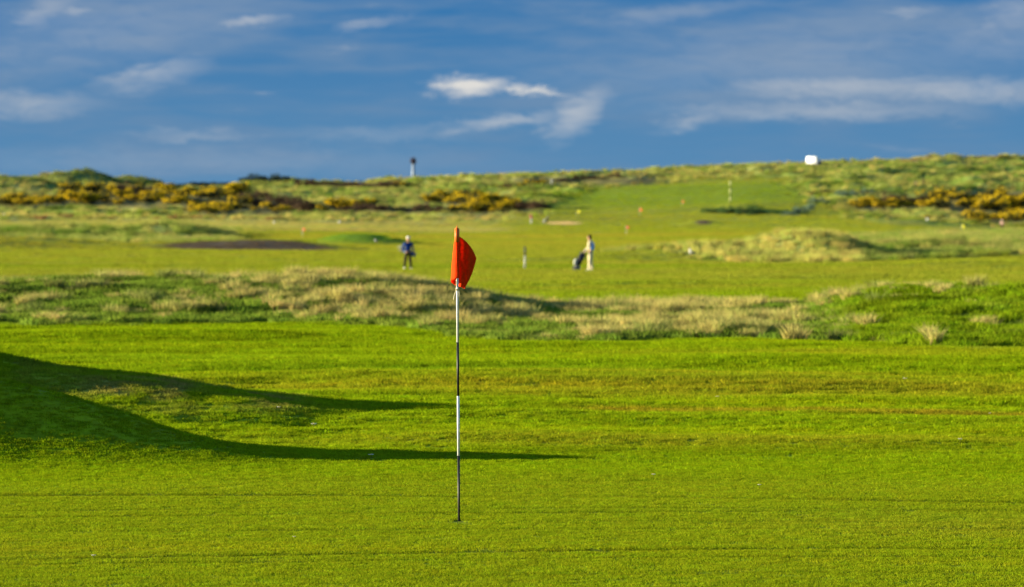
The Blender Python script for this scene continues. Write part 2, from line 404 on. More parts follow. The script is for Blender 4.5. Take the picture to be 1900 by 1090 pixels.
def albedo(x, y):
    px, r, az_ = pxr(x, y)
    def mix(a, b, f): return a * (1 - f[:, None]) + b * f[:, None]
    n1 = fbm(x, y, 3.0, 3, 21, .6, 1); n2 = fbm(x, y, 11, 3, 22, .5, 1.2); n3 = fbm(x, y, .7, 3, 23); n4 = fbm(x, y, 60, 3, 24, .6, 1)
    g = 1 - sstep(30.5, 33, r + n1 * 1.2)
    c = mix(np.tile(C_FAIR, (len(x), 1)), C_GREEN, g)
    c = mix(c, V3((.205, .19, .012)), g * sstep(.0, .7, fbm(x, y, 5, 3, 28, .4, 1)) * .55); c = mix(c, V3((.105, .175, .006)), g * sstep(.1, .7, fbm(x, y, 4, 3, 29, .3, 1.2)) * .55)
    fwy = (1 - g) * (1 - sstep(300, 500, r))
    c = mix(c, C_LUSH, fwy * sstep(.0, .7, n2) * .65)
    c = mix(c, V3((.26, .19, .012)), fwy * sstep(.05, .55, fbm(x, y, 9, 3, 27, .35, 1.3)) * .5)
    # bare brownish patch between the two mounds
    c = mix(c, V3((.22, .15, .05)), ell_mask(px, y, 330, 41.0, 230, 1.7, .6) * sstep(-.3, .5, n3 + n1 * .4) * .75)
    c = mix(c, V3((.30, .17, .015)), sstep(36, 38, r) * (1 - sstep(60, 64, r)) * np.exp(-((y - (41.5 - (px - 1100) * .0014)) / .35) ** 2) * sstep(1000, 1150, px) * .5)
    # second fairway beyond the rough, and the far ones: olive, drier with distance
    c = mix(c, C_OLIVE, sstep(85, 150, r) * (.55 + .3 * np.clip(n2, -1, 1)))
    c = mix(c, V3((.13, .20, .004)), sstep(85, 105, r) * (1 - sstep(230, 300, r)) * sstep(.1, .6, fbm(x, y, 22, 2, 31, .3, 1)) * .7)
    c = mix(c, V3((.27, .22, .02)), sstep(250, 330, r) * sstep(-.1, .6, fbm(x, y, 60, 3, 32, .3, 1)) * .6)
    # far left: pale strip of dry grass and russet
    pale = sstep(560, 600, r) * (1 - sstep(800, 850, r)) * (1 - sstep(880, 1000, px))
    c = mix(c, V3((.36, .31, .09)), pale * (.45 + .4 * np.clip(n4 + n2 * .5, -1, 1)))
    c = mix(c, V3((.36, .20, .07)), pale * sstep(.1, .6, fbm(x, y, 26, 3, 33, .3, 1)) * .6)
    # rough
    ro = rough_mask(x, y, px, r)
    rc = mix(np.tile(C_ROUGH, (len(x), 1)), C_STRAW * .75, sstep(-.25, .6, n1 + n3 * .5) * .55)
    rc = mix(rc, C_STRAW * .8, sstep(200, 240, r) * sstep(-.4, .5, n2 + n4 * .6) * .65)
    rc = mix(rc, C_HEATH, sstep(200, 240, r) * sstep(.2, .7, fbm(x, y, 18, 3, 35)) * .75)
    rc = mix(rc, V3((.12, .19, .02)), sstep(600, 750, r) * sstep(.0, .6, fbm(x, y, 40, 3, 36)) * .7)
    rc = mix(rc, V3((.085, .12, .03)), sstep(1100, 1180, r) * (1 - sstep(260, 330, px)) * (.45 + .45 * sstep(-.2, .4, n4)))  # left skyline dune: dim light put into the colour as darker olive
    c = mix(c, rc, ro)
    # lush slope on the far hill
    c = mix(c, V3((.14, .21, .008)), ell_mask(px, y, 1250, 1010, 330, 130, .4) * .7)
    c = mix(c, V3((.11, .20, .006)), ell_mask(px, y, 665, 395, 90, 10, .4) * .9)
    # sand and soil
    c = mix(c, C_SAND, ell_mask(px, y, 1045, 722, 34, 18, .25))
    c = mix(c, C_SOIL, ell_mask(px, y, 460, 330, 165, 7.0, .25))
    c = mix(c, C_SOIL, ell_mask(px, y, 1305, 700, 17, 8, .3))
    c = mix(c, C_SAND * .55, ell_mask(px, y, 1700, 1305, 45, 12, .4) * .8)
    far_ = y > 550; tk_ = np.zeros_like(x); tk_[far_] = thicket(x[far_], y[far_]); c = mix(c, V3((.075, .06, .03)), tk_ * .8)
    # darker and warmer streaks lying across the view
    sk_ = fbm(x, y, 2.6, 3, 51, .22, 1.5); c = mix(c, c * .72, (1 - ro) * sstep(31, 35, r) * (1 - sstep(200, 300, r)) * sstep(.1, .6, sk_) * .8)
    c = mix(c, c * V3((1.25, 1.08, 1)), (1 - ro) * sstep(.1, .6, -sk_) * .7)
    c = mix(c, c * .45, dark_lines(x, y) * g)
    return c


# ------------------------------------------------------------------ ground mesh: one polar sheet out to the horizon
rr = [3.0]
while rr[-1] < 7500:
    r_ = rr[-1]
    if r_ < 21: d_ = 1.2
    elif r_ < 110: d_ = min(2.0 * r_ * r_ / 17242, .33)
    elif r_ < 1500: d_ = min(2 * r_ * r_ / 17242, r_ * .0055)
    else: d_ = r_ * .06
    rr.append(r_ + d_)
rr = np.array(rr)
inner = np.arctan((np.arange(-120, 2021, 4.0) - 950) / F)
outer = inner[-1] + (np.geomspace(1, 1 + (PI - inner[-1]) * 30, 46)[1:] - 1) / 30
azs = np.concatenate([-outer[::-1] , inner, outer[:-1]])
azs = azs - 0.0
azs[0] = -PI
na, nr = len(azs), len(rr)
RR, AA = np.meshgrid(rr, azs, indexing='ij')
X = (RR * np.sin(AA)).ravel(); Y = (RR * np.cos(AA)).ravel()
# inside the picture the rows are straight so that distance is measured along the view axis
Z = height(X, Y) - dark_lines(X, Y) * (1 - sstep(30, 33, np.hypot(X, Y))) * (Y > 5) * .008
idx = np.arange(nr * na).reshape(nr, na)
q = np.stack([idx[:-1, :], idx[1:, :], np.roll(idx, -1, 1)[1:, :], np.roll(idx, -1, 1)[:-1, :]], -1).reshape(-1, 4)[:, ::-1]
# take out the cells round the cup and fill with a ring that leaves the round hole open
ci = int(np.searchsorted(rr, math.hypot(*CUP))); cj = int(np.searchsorted(azs, math.atan2(*CUP)))
i0, i1, j0, j1 = ci - 2, ci + 1, cj - 5, cj + 4
cell = np.stack(np.meshgrid(np.arange(nr - 1), np.arange(na), indexing='ij'), -1).reshape(-1, 2)
keep = ~((cell[:, 0] >= i0) & (cell[:, 0] < i1) & (cell[:, 1] >= j0) & (cell[:, 1] < j1))
loop = [idx[i0, j] for j in range(j0, j1)] + [idx[i, j1] for i in range(i0, i1)] + [idx[i1, j] for j in range(j1, j0, -1)] + [idx[i, j0] for i in range(i1, i0, -1)]
CZ = gz(*CUP); ring = []
for v_ in loop:
    an = math.atan2(Y[v_] - CUP[1], X[v_] - CUP[0]); ring.append((CUP[0] + .056 * math.cos(an), CUP[1] + .056 * math.sin(an), CZ))
base = len(X); N_ = len(loop)
X = np.append(X, [p[0] for p in ring]); Y = np.append(Y, [p[1] for p in ring]); Z = np.append(Z, [p[2] for p in ring])
low = len(X); X = np.append(X, [p[0] for p in ring]); Y = np.append(Y, [p[1] for p in ring]); Z = np.append(Z, [CZ - .03] * N_)
extra = []
for k in range(N_):
    k2 = (k + 1) % N_
    extra.append((loop[k], loop[k2], base + k2, base + k)); extra.append((base + k, base + k2, low + k2, low + k))
cen = len(X); X = np.append(X, 0.); Y = np.append(Y, 0.); Z = np.append(Z, 0.)
q = np.vstack([q[keep], np.array(extra)])
ground = from_np('ground', np.stack([X, Y, Z], 1), q, smooth=True)
tag(ground, kind='structure')
bmv = ground.data
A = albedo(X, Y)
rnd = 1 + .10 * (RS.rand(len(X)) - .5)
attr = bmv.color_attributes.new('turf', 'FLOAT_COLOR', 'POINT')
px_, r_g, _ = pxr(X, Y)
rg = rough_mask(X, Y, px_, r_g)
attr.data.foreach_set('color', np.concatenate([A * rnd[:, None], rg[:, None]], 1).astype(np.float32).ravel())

gm = bpy.data.materials.new('turf'); gm.use_nodes = True; t = NT(gm.node_tree); b = t.n['Principled BSDF']
b.inputs['Roughness'].default_value = .95; b.inputs['Specular IOR Level'].default_value = .05
at = t.node('ShaderNodeAttribute', attribute_name='turf'); geo = t.node('ShaderNodeNewGeometry')
pos = geo.outputs['Position']
st = t.node('ShaderNodeMapping'); t.l.new(pos, st.inputs[0]); st.inputs['Scale'].default_value = (1, 1, 1)
f1 = t.noise(st.outputs[0], 9, 5, .7); f2 = t.noise(st.outputs[0], 1.3, 4, .6); f3 = t.noise(st.outputs[0], .16, 4, .6)
k = t.m('ADD', .45, t.m('MULTIPLY', t.ramp(f1, .3, .7), .55)); k = t.m('ADD', k, t.m('MULTIPLY', t.ramp(f2, .3, .7), .35)); k = t.m('ADD', k, t.m('MULTIPLY', t.ramp(f3, .3, .7), .25))
cc = t.mix(1, at.outputs['Color'], k, 'MULTIPLY')
t.put(b.inputs['Base Color'], cc)
bn = t.node('ShaderNodeBump'); bn.inputs['Strength'].default_value = 1; bn.inputs['Distance'].default_value = .035
hsum = t.m('ADD', t.m('MULTIPLY', t.noise(st.outputs[0], 22, 3, .7), .25), t.m('MULTIPLY', t.noise(st.outputs[0], 4, 4, .65), .75))
t.put(bn.inputs['Height'], hsum); t.put(b.inputs['Normal'], bn.outputs[0])
bmv.materials.append(gm)

# ------------------------------------------------------------------ grass: blades really standing on the ground
gl = bpy.data.materials.new('grass_blade'); gl.use_nodes = True; t = NT(gl.node_tree); t.n.clear()
o_ = t.node('ShaderNodeOutputMaterial'); ai = t.node('ShaderNodeAttribute', attribute_name='tint', attribute_type='INSTANCER')
hd = t.node('ShaderNodeAttribute', attribute_name='shade')
cc = t.mix(1, ai.outputs['Color'], t.m('ADD', .72, t.m('MULTIPLY', hd.outputs['Fac'], .56)), 'MULTIPLY')
df = t.node('ShaderNodeBsdfDiffuse'); tr = t.node('ShaderNodeBsdfTranslucent'); mx = t.node('ShaderNodeMixShader'); mx.inputs[0].default_value = .38
t.put(df.inputs[0], cc); t.put(tr.inputs[0], cc)
t.l.new(df.outputs[0], mx.inputs[1]); t.l.new(tr.outputs[0], mx.inputs[2]); t.l.new(mx.outputs[0], o_.inputs[0])


def tuft_mesh(name, n, spread, h, wd, lean, seed, hv=.4, two=False):
    rs = np.random.RandomState(seed); V = []; T = []; S = []
    for k in range(n):
        a_ = rs.rand() * 2 * PI; r_ = math.sqrt(rs.rand()) * spread; bx, by = r_ * math.cos(a_), r_ * math.sin(a_)
        f_ = rs.rand() * PI; wx, wy = math.cos(f_) * wd / 2, math.sin(f_) * wd / 2
        hh = h * (1 - hv + hv * 2 * rs.rand()); l_ = rs.rand() * lean * hh; la = a_ + rs.randn() * .8 if spread < h else rs.rand() * 2 * PI
        tx_, ty_ = l_ * math.cos(la), l_ * math.sin(la); i = len(V); s = rs.rand()
        if two:
            V += [(bx - wx, by - wy, 0), (bx + wx, by + wy, 0), (bx + wx * .8 + tx_ * .4, by + wy * .8 + ty_ * .4, hh * .6), (bx - wx * .8 + tx_ * .4, by - wy * .8 + ty_ * .4, hh * .6), (bx + tx_, by + ty_, hh)]
            T += [(i, i + 1, i + 2), (i, i + 2, i + 3), (i + 3, i + 2, i + 4)]; S += [s] * 5
        else:
            V += [(bx - wx, by - wy, -.002), (bx + wx, by + wy, -.002), (bx + tx_, by + ty_, hh)]; T += [(i, i + 1, i + 2)]; S += [s] * 3
    me = bpy.data.meshes.new(name); me.from_pydata(V, [], T); me.materials.append(gl)
    at_ = me.attributes.new('shade', 'FLOAT', 'POINT'); at_.data.foreach_set('value', S)
    return bpy.data.objects.new(name, me)


def scatter(name, label, cat, P3, tint, scale, protos, parent=None):
    n = len(P3); me = bpy.data.meshes.new(name); me.vertices.add(n); me.vertices.foreach_set('co', np.asarray(P3, np.float32).ravel())
    c = me.attributes.new('tint', 'FLOAT_COLOR', 'POINT'); c.data.foreach_set('color', np.concatenate([tint, np.ones((n, 1))], 1).astype(np.float32).ravel())
    s = me.attributes.new('size', 'FLOAT', 'POINT'); s.data.foreach_set('value', np.asarray(scale, np.float32))
    r = me.attributes.new('turn', 'FLOAT', 'POINT'); r.data.foreach_set('value', (RS.rand(n) * 2 * PI).astype(np.float32))
    o = link(name, me); tag(o, label, cat, kind='stuff')
    ng = bpy.data.node_groups.new(name + '_nodes', 'GeometryNodeTree')
    ng.interface.new_socket('Geometry', in_out='INPUT', socket_type='NodeSocketGeometry'); ng.interface.new_socket('Geometry', in_out='OUTPUT', socket_type='NodeSocketGeometry')
    N = ng.nodes; L = ng.links
    gi = N.new('NodeGroupInput'); go = N.new('NodeGroupOutput'); ip = N.new('GeometryNodeInstanceOnPoints'); gg = N.new('GeometryNodeGeometryToInstance')
    for p in protos:
        oi = N.new('GeometryNodeObjectInfo'); oi.inputs['Object'].default_value = p; oi.inputs['As Instance'].default_value = True
        L.new(oi.outputs['Geometry'], gg.inputs[0])
    def named(nm, ty):
        k_ = N.new('GeometryNodeInputNamedAttribute'); k_.data_type = ty; k_.inputs[0].default_value = nm
        return [s_ for s_ in k_.outputs if s_.enabled and s_.name == 'Attribute'][0]
    m2p = N.new('GeometryNodeMeshToPoints'); L.new(gi.outputs[0], m2p.inputs[0]); L.new(m2p.outputs[0], ip.inputs['Points'])
    L.new(gg.outputs[0], ip.inputs['Instance']); ip.inputs['Pick Instance'].default_value = True
    rv = N.new('FunctionNodeRandomValue'); rv.data_type = 'INT'; rv.inputs[4].default_value = 0; rv.inputs[5].default_value = len(protos) - 1
    L.new([s_ for s_ in rv.outputs if s_.enabled][0], ip.inputs['Instance Index'])
    cx = N.new('ShaderNodeCombineXYZ'); L.new(named('turn', 'FLOAT'), cx.inputs[2]); L.new(cx.outputs[0], ip.inputs['Rotation'])
    L.new(named('size', 'FLOAT'), ip.inputs['Scale']); L.new(ip.outputs[0], go.inputs[0])
    md = o.modifiers.new('scatter', 'NODES'); md.node_group = ng
    return o


def region(y0, y1, n, m0=-80, m1=1980, power=1.0):
    """n random ground places between two distances, across the picture and a bit beyond; density even per square metre"""
    u = RS.rand(n); y = np.sqrt(y0 ** 2 + u * (y1 ** 2 - y0 ** 2)) if power == 1 else np.exp(math.log(y0) + u * math.log(y1 / y0))
    px = m0 + RS.rand(n) * (m1 - m0); x = (px - 950) / F * y
    return x, y, px


def jit(c, s=.25):
    n = len(c); v = 1 + (RS.rand(n, 1) - .5) * 2 * s; hue = (RS.rand(n, 1) - .5) * s
    return np.clip(c * v * np.concatenate([1 + hue, 1 - hue * .3, 1 + hue], 1), 0.001, .9)


def pts(x, y, dz_=0.): return np.stack([x, y, height(x, y) + dz_], 1)


GREEN = [tuft_mesh('green_turf_tuft', 44, .055, .009, .0055, .8, 10 + k, .6) for k in range(3)]
x, y, p = region(22.2, 33.5, 60000)
ok = (np.abs(x - CUP[0]) > .085) | (y < CUP[1] - .30) | (y > CUP[1] + .085); x, y = x[ok], y[ok]
tk = dark_lines(x, y)
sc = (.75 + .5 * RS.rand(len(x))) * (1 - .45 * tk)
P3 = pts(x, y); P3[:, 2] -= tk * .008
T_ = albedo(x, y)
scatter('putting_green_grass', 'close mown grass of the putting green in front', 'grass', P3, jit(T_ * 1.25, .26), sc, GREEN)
FAIR = [tuft_mesh('fairway_turf_tuft', 46, .11, .036, .013, .9, 20 + k, .6) for k in range(3)]
x, y, p = region(31.6, 66, 72000)
scatter('fairway_grass', 'short bright green grass between the putting green and the rough', 'grass', pts(x, y), jit(albedo(x, y) * 1.2, .26), (.6 + .7 * RS.rand(len(x))) * np.clip((y - 22) / 30, .38, 1.0), FAIR)
x, y, p = region(31.4, 43, 30000)
scatter('fairway_edge_grass', 'very short bright green grass just beyond the putting green', 'grass', pts(x, y), jit(albedo(x, y) * 1.2, .26), (.30 + .18 * RS.rand(len(x))), FAIR)
FAR = [tuft_mesh('second_fairway_tuft', 50, .35, .05, .03, 1.0, 30 + k) for k in range(2)]
x, y, p = region(80, 1250, 110000, power=0)
rm = rough_mask(x, y, *pxr(x, y)[:2]); ok = rm < RS.rand(len(x)); x, y = x[ok], y[ok]
scatter('second_fairway_grass', 'mown olive green grass of the fairway where the two golfers are', 'grass', pts(x, y), jit(albedo(x, y) * 1.1, .2), (.6 + .6 * RS.rand(len(x))) * np.sqrt(y / 120), FAR)
# rough: tussocks of pale marram among green
TUS = [tuft_mesh('marram_tussock', 60, .06, .165, .010, 1.0, 40 + k, .45, True) for k in range(3)]
LOW = [tuft_mesh('rough_grass_clump', 60, .13, .085, .013, 1.0, 50 + k, .45, True) for k in range(3)]
x, y, p = region(56, 92, 34000)
rm = rough_mask(x, y, *pxr(x, y)[:2]); ok = RS.rand(len(x)) < rm; x, y, p = x[ok], y[ok], p[ok]
lush = sstep(1480, 1620, p); ntt = fbm(x, y, 1.6, 3, 41)
tint = V3((.15, .215, .022)) * (1 - lush[:, None]) + V3((.16, .235, .006)) * lush[:, None]
dk_ = sstep(.05, .5, fbm(x, y, 2.2, 3, 47))[:, None]; tint = tint * (1 - dk_ * .45)
dry = sstep(.2, .7, ntt) * (1 - lush * .8) * .5
tint = tint * (1 - dry[:, None]) + V3((.36, .33, .09)) * dry[:, None]
scatter('rough_grass', 'uneven knee deep green and straw grass of the rough', 'grass', pts(x, y), jit(tint, .25), .7 + .8 * RS.rand(len(x)), LOW)
x, y, p = region(56.5, 88, 11500)
rm = rough_mask(x, y, *pxr(x, y)[:2])
dens = np.interp(p, [0, 200, 400, 520, 800, 900, 960, 1040, 1100, 1300, 1520, 1600, 1760, 1900], [.30, .34, .40, .75, .80, .55, .25, .35, .62, .70, .45, .05, .14, .08])
dens = dens * (.15 + .85 * sstep(-.3, .6, fbm(x, y, 4, 2, 43)) + .6 * sstep(.2, .6, fbm(x, y, 1.4, 2, 49))) * np.interp(p, [0, 250, 450, 900, 1000], [.55, .62, .85, .8, .6])
dens = dens * np.where(p < 1000, sstep(60, 71, y), 1)
ok = (RS.rand(len(x)) < rm * dens); x, y, p = x[ok], y[ok], p[ok]
nk = 5; xx = np.repeat(x, nk); yy = np.repeat(y, nk); rad = np.repeat(.05 + .12 * RS.rand(len(x)), nk); x = xx + RS.randn(len(xx)) * rad; y = yy + RS.randn(len(xx)) * rad
big = np.repeat(.65 + .75 * RS.rand(len(xx) // nk), nk); tone = np.repeat(RS.rand(len(xx) // nk), nk)[:, None]
tint = V3((.47, .40, .12)) * (1 - tone) + V3((.34, .30, .075)) * tone
tint = np.where(tone > .86, V3((.20, .22, .05)), tint)
scatter('marram_tussocks', 'pale straw coloured marram tussocks on the rough bank', 'grass', pts(x, y), jit(tint, .2), big * (.75 + .4 * RS.rand(len(x))), TUS)
# right hand dune field and left rough, farther away
BIG = [tuft_mesh('dune_grass_clump', 70, .45, .42, .05, .9, 60 + k, .5) for k in range(3)]
x, y, p = region(225, 580, 36000, power=0)
rm = rough_mask(x, y, *pxr(x, y)[:2]); ok = RS.rand(len(x)) < rm * .8; x, y = x[ok], y[ok]
T_ = albedo(x, y); n_ = fbm(x, y, 5, 3, 44)
pe_ = 950 + F * x / y; n_ = n_ + .55 * sstep(1150, 1300, pe_) * (1 - sstep(1570, 1620, pe_)) * (1 - sstep(268, 285, y)); pale = sstep(.0, .5, n_)[:, None]; T_ = T_ * (1 - pale * .75) + V3((.46, .41, .09)) * pale * .75
scatter('dune_grass', 'yellow and green dune grass on the low dunes right of the golfers', 'grass', pts(x, y), jit(T_, .3), (.5 + .8 * RS.rand(len(x))) * np.clip(y / 330, .8, 1.4), BIG)
x, y, p = region(740, 1420, 60000)
rm = rough_mask(x, y, *pxr(x, y)[:2]); ok = (RS.rand(len(x)) < rm * .9) & (fbm(x, y, 22, 3, 46) > -.35) & (RS.rand(len(x)) > thicket(x, y)); x, y = x[ok], y[ok]
T_ = albedo(x, y); pale = np.clip(sstep(-.2, .45, fbm(x, y, 16, 3, 45)) - .35 * sstep(0, .5, fbm(x, y, 9, 2, 48)), 0, 1)[:, None]; T_ = T_ * (1 - pale * .75) + V3((.46, .41, .10)) * pale * .75
scatter('hill_grass', 'tall tufted grass covering the hills along the skyline', 'grass', pts(x, y), jit(T_, .35), (.8 + 1.2 * RS.rand(len(x))), BIG)
# ------------------------------------------------------------------ the flagstick in the hole
PX = 27.7 / F                          # metres per photograph pixel at the hole
bx_, by_ = CUP


def fl(px, row, y=0.0): return Vector(((px - 850.5) * PX, y, (967 - row) * PX))


M_white = mat('white_pole_paint', (.62, .62, .60), .35, .5, .12, 60); M_black = mat('black_pole_paint', (.012, .011, .010), .5, .3, .3, 60)
M_flag = mat('red_flag_cloth', (.82, .056, .002), .85, .1, .10, 40, .25, .42); M_sleeve = mat('orange_plastic', (.66, .11, .006), .6, .3, .1, 60)
M_cord = mat('cream_cord', (.50, .44, .26), .8, .1); M_liner = mat('cup_liner', (.35, .35, .34), .5, .3); M_soil = mat('cup_soil', (.05, .035, .02), .95, .05, .4, 60)
stick = empty('golf_flagstick', (bx_, by_, CZ), 0, 'tall black and white banded flagstick with red flag standing in the near hole', 'flagstick')


def axis(row): k = (967 - row) / 533; return Vector(((1.5 - 3.5 * k) * PX, 0, (967 - row) * PX))


for (r0, r1, m_, lab) in [(1000, 846, M_black, 'lowest black band'), (846, 735, M_white, 'lower white band'), (735, 635, M_black, 'upper black band'), (635, 436, M_white, 'top white band')]:
    bm = bmesh.new(); tube(bm, axis(r0), axis(r1), .0088, .0088, 20)
    s_ = from_bm('pole_section', bm, m_, stick); s_['label'] = lab
bm = bmesh.new(); tube(bm, axis(449), axis(425), .0175, .0175, 20); tube(bm, axis(425), axis(423.0), .0175, .011, 20); tube(bm, axis(423.4), axis(419), .005, .002, 12)
ball(bm, axis(419), .0028); from_bm('finial', bm, M_sleeve, stick)
bm = bmesh.new(); tube(bm, axis(516), axis(447), .0135, .0155, 20, False); from_bm('flag_sleeve', bm, M_flag, stick)
ru = [0, .12, .28, .42, .55, .7, .85, 1.0]
top = [(850.5, 436), (846.5, 436), (845, 438), (848, 439), (854, 439.5), (867, 450), (877.5, 464), (884.5, 479)]
bot = [(850, 516), (843.5, 518), (837, 522), (841, 527.5), (848, 531), (854, 532.5), (859, 534.5), (862.5, 536)]
dep = [-.0145, -.006, .034, .060, .056, .055, .046, .038]
V = []; NU, NV = 44, 30


def cr(vals, u):
    k = np.interp(u, ru, np.arange(8)); i = int(min(k, 6.999)); f = k - i; g_ = lambda j: np.array(vals[max(0, min(7, j))], float)
    p0, p1, p2, p3 = g_(i - 1), g_(i), g_(i + 1), g_(i + 2)
    return .5 * ((2 * p1) + (-p0 + p2) * f + (2 * p0 - 5 * p1 + 4 * p2 - p3) * f * f + (-p0 + 3 * p1 - 3 * p2 + p3) * f ** 3)


for i in range(NU + 1):
    u = i / NU
    for j in range(NV + 1):
        v = j / NV; A_, B_ = cr(top, u), cr(bot, u); p = A_ * (1 - v) + B_ * v
        p[0] += 2.6 * math.sin(PI * v) * sstep(.75, 1, u) - 1.2 * math.sin(PI * v) * math.exp(-((u - .28) / .12) ** 2)
        y_ = float(cr([[d] for d in dep], u)[0]) * (.55 + .6 * v) + .009 * math.sin(11 * u + 3.5 * v) * sstep(.45, .7, u) + .005 * math.sin(23 * u - 6 * v) * sstep(.4, .7, u) + .0025 * math.sin(31 * v + 9 * u) * sstep(.05, .25, u)
        V.append(fl(p[0] + (850.5 - 850.5), p[1], y_))
Q = [(i * (NV + 1) + j, i * (NV + 1) + j + 1, (i + 1) * (NV + 1) + j + 1, (i + 1) * (NV + 1) + j) for i in range(NU) for j in range(NV)]
fo = from_np('flag', V, Q, M_flag, stick, True); sd = fo.modifiers.new('cloth', 'SOLIDIFY'); sd.thickness = .0012; sd.offset = 0


def polytube(bm, P, r):
    for a_, b_ in zip(P[:-1], P[1:]): tube(bm, a_, b_, r, r, 8); ball(bm, b_, r, u=8, v=6)


bm = bmesh.new()
polytube(bm, [fl(848.5, 517, -.016), fl(847.6, 524, -.014), fl(848.2, 532, -.013), fl(850.5, 537, -.014)], .0036)
polytube(bm, [fl(847.2, 536, -.012), fl(846.2, 541, -.016), fl(844.2, 546, -.015), fl(843, 551, -.012), fl(842.6, 555.5, -.012)], .0034)
polytube(bm, [fl(852.2, 538, -.012), fl(852.9, 545, -.012), fl(852.6, 551, -.012)], .0018)
for k in range(2): tube(bm, axis(539 - k * 2) + Vector((0, 0, 0)), axis(537.4 - k * 2), .0125, .0125, 16)
from_bm('tie_cord', bm, M_cord, stick)
hole = empty('golf_hole', (bx_, by_, CZ), 0, 'round cup cut into the green with the near flagstick standing in it', 'hole')
bm = bmesh.new(); tube(bm, (0, 0, -.20), (0, 0, -.030), .0545, .0545, 32, False); from_bm('cup_liner', bm, M_liner, hole)
bm = bmesh.new(); tube(bm, (0, 0, -.215), (0, 0, -.20), .0545, .0545, 32); from_bm('cup_base', bm, M_soil, hole)


# ------------------------------------------------------------------ people
def skin(name, segs, m_, parent, sub=2):
    """segs: chains of (x, y, z, radius) or an index tuple ('at', n) to branch from the n-th vertex"""
    V = []; E = []; R = []
    for ch in segs:
        prev = None
        for p in ch:
            if p[0] == 'at': prev = p[1]; continue
            V.append(p[:3]); R.append(p[3] if len(p) == 4 else (p[3], p[4]))
            if prev is not None: E.append((prev, len(V) - 1))
            prev = len(V) - 1
    me = bpy.data.meshes.new(name); me.from_pydata(V, E, []); o = link(name, me, m_, parent)
    sk = o.modifiers.new('skin', 'SKIN'); sk.use_smooth_shade = True
    for i, r in enumerate(R):
        d = me.skin_vertices[0].data[i]; d.radius = (r, r) if not isinstance(r, tuple) else r
        d.use_root = (i == 0)
    sb = o.modifiers.new('subdivision', 'SUBSURF'); sb.levels = sub; sb.render_levels = sub
    return o


M_skin = mat('skin', (.42, .22, .13), .6, .3)
M_hair = {}


def cloth(name, c): return mat(name, c, .9, .1, .15, 9, .3)


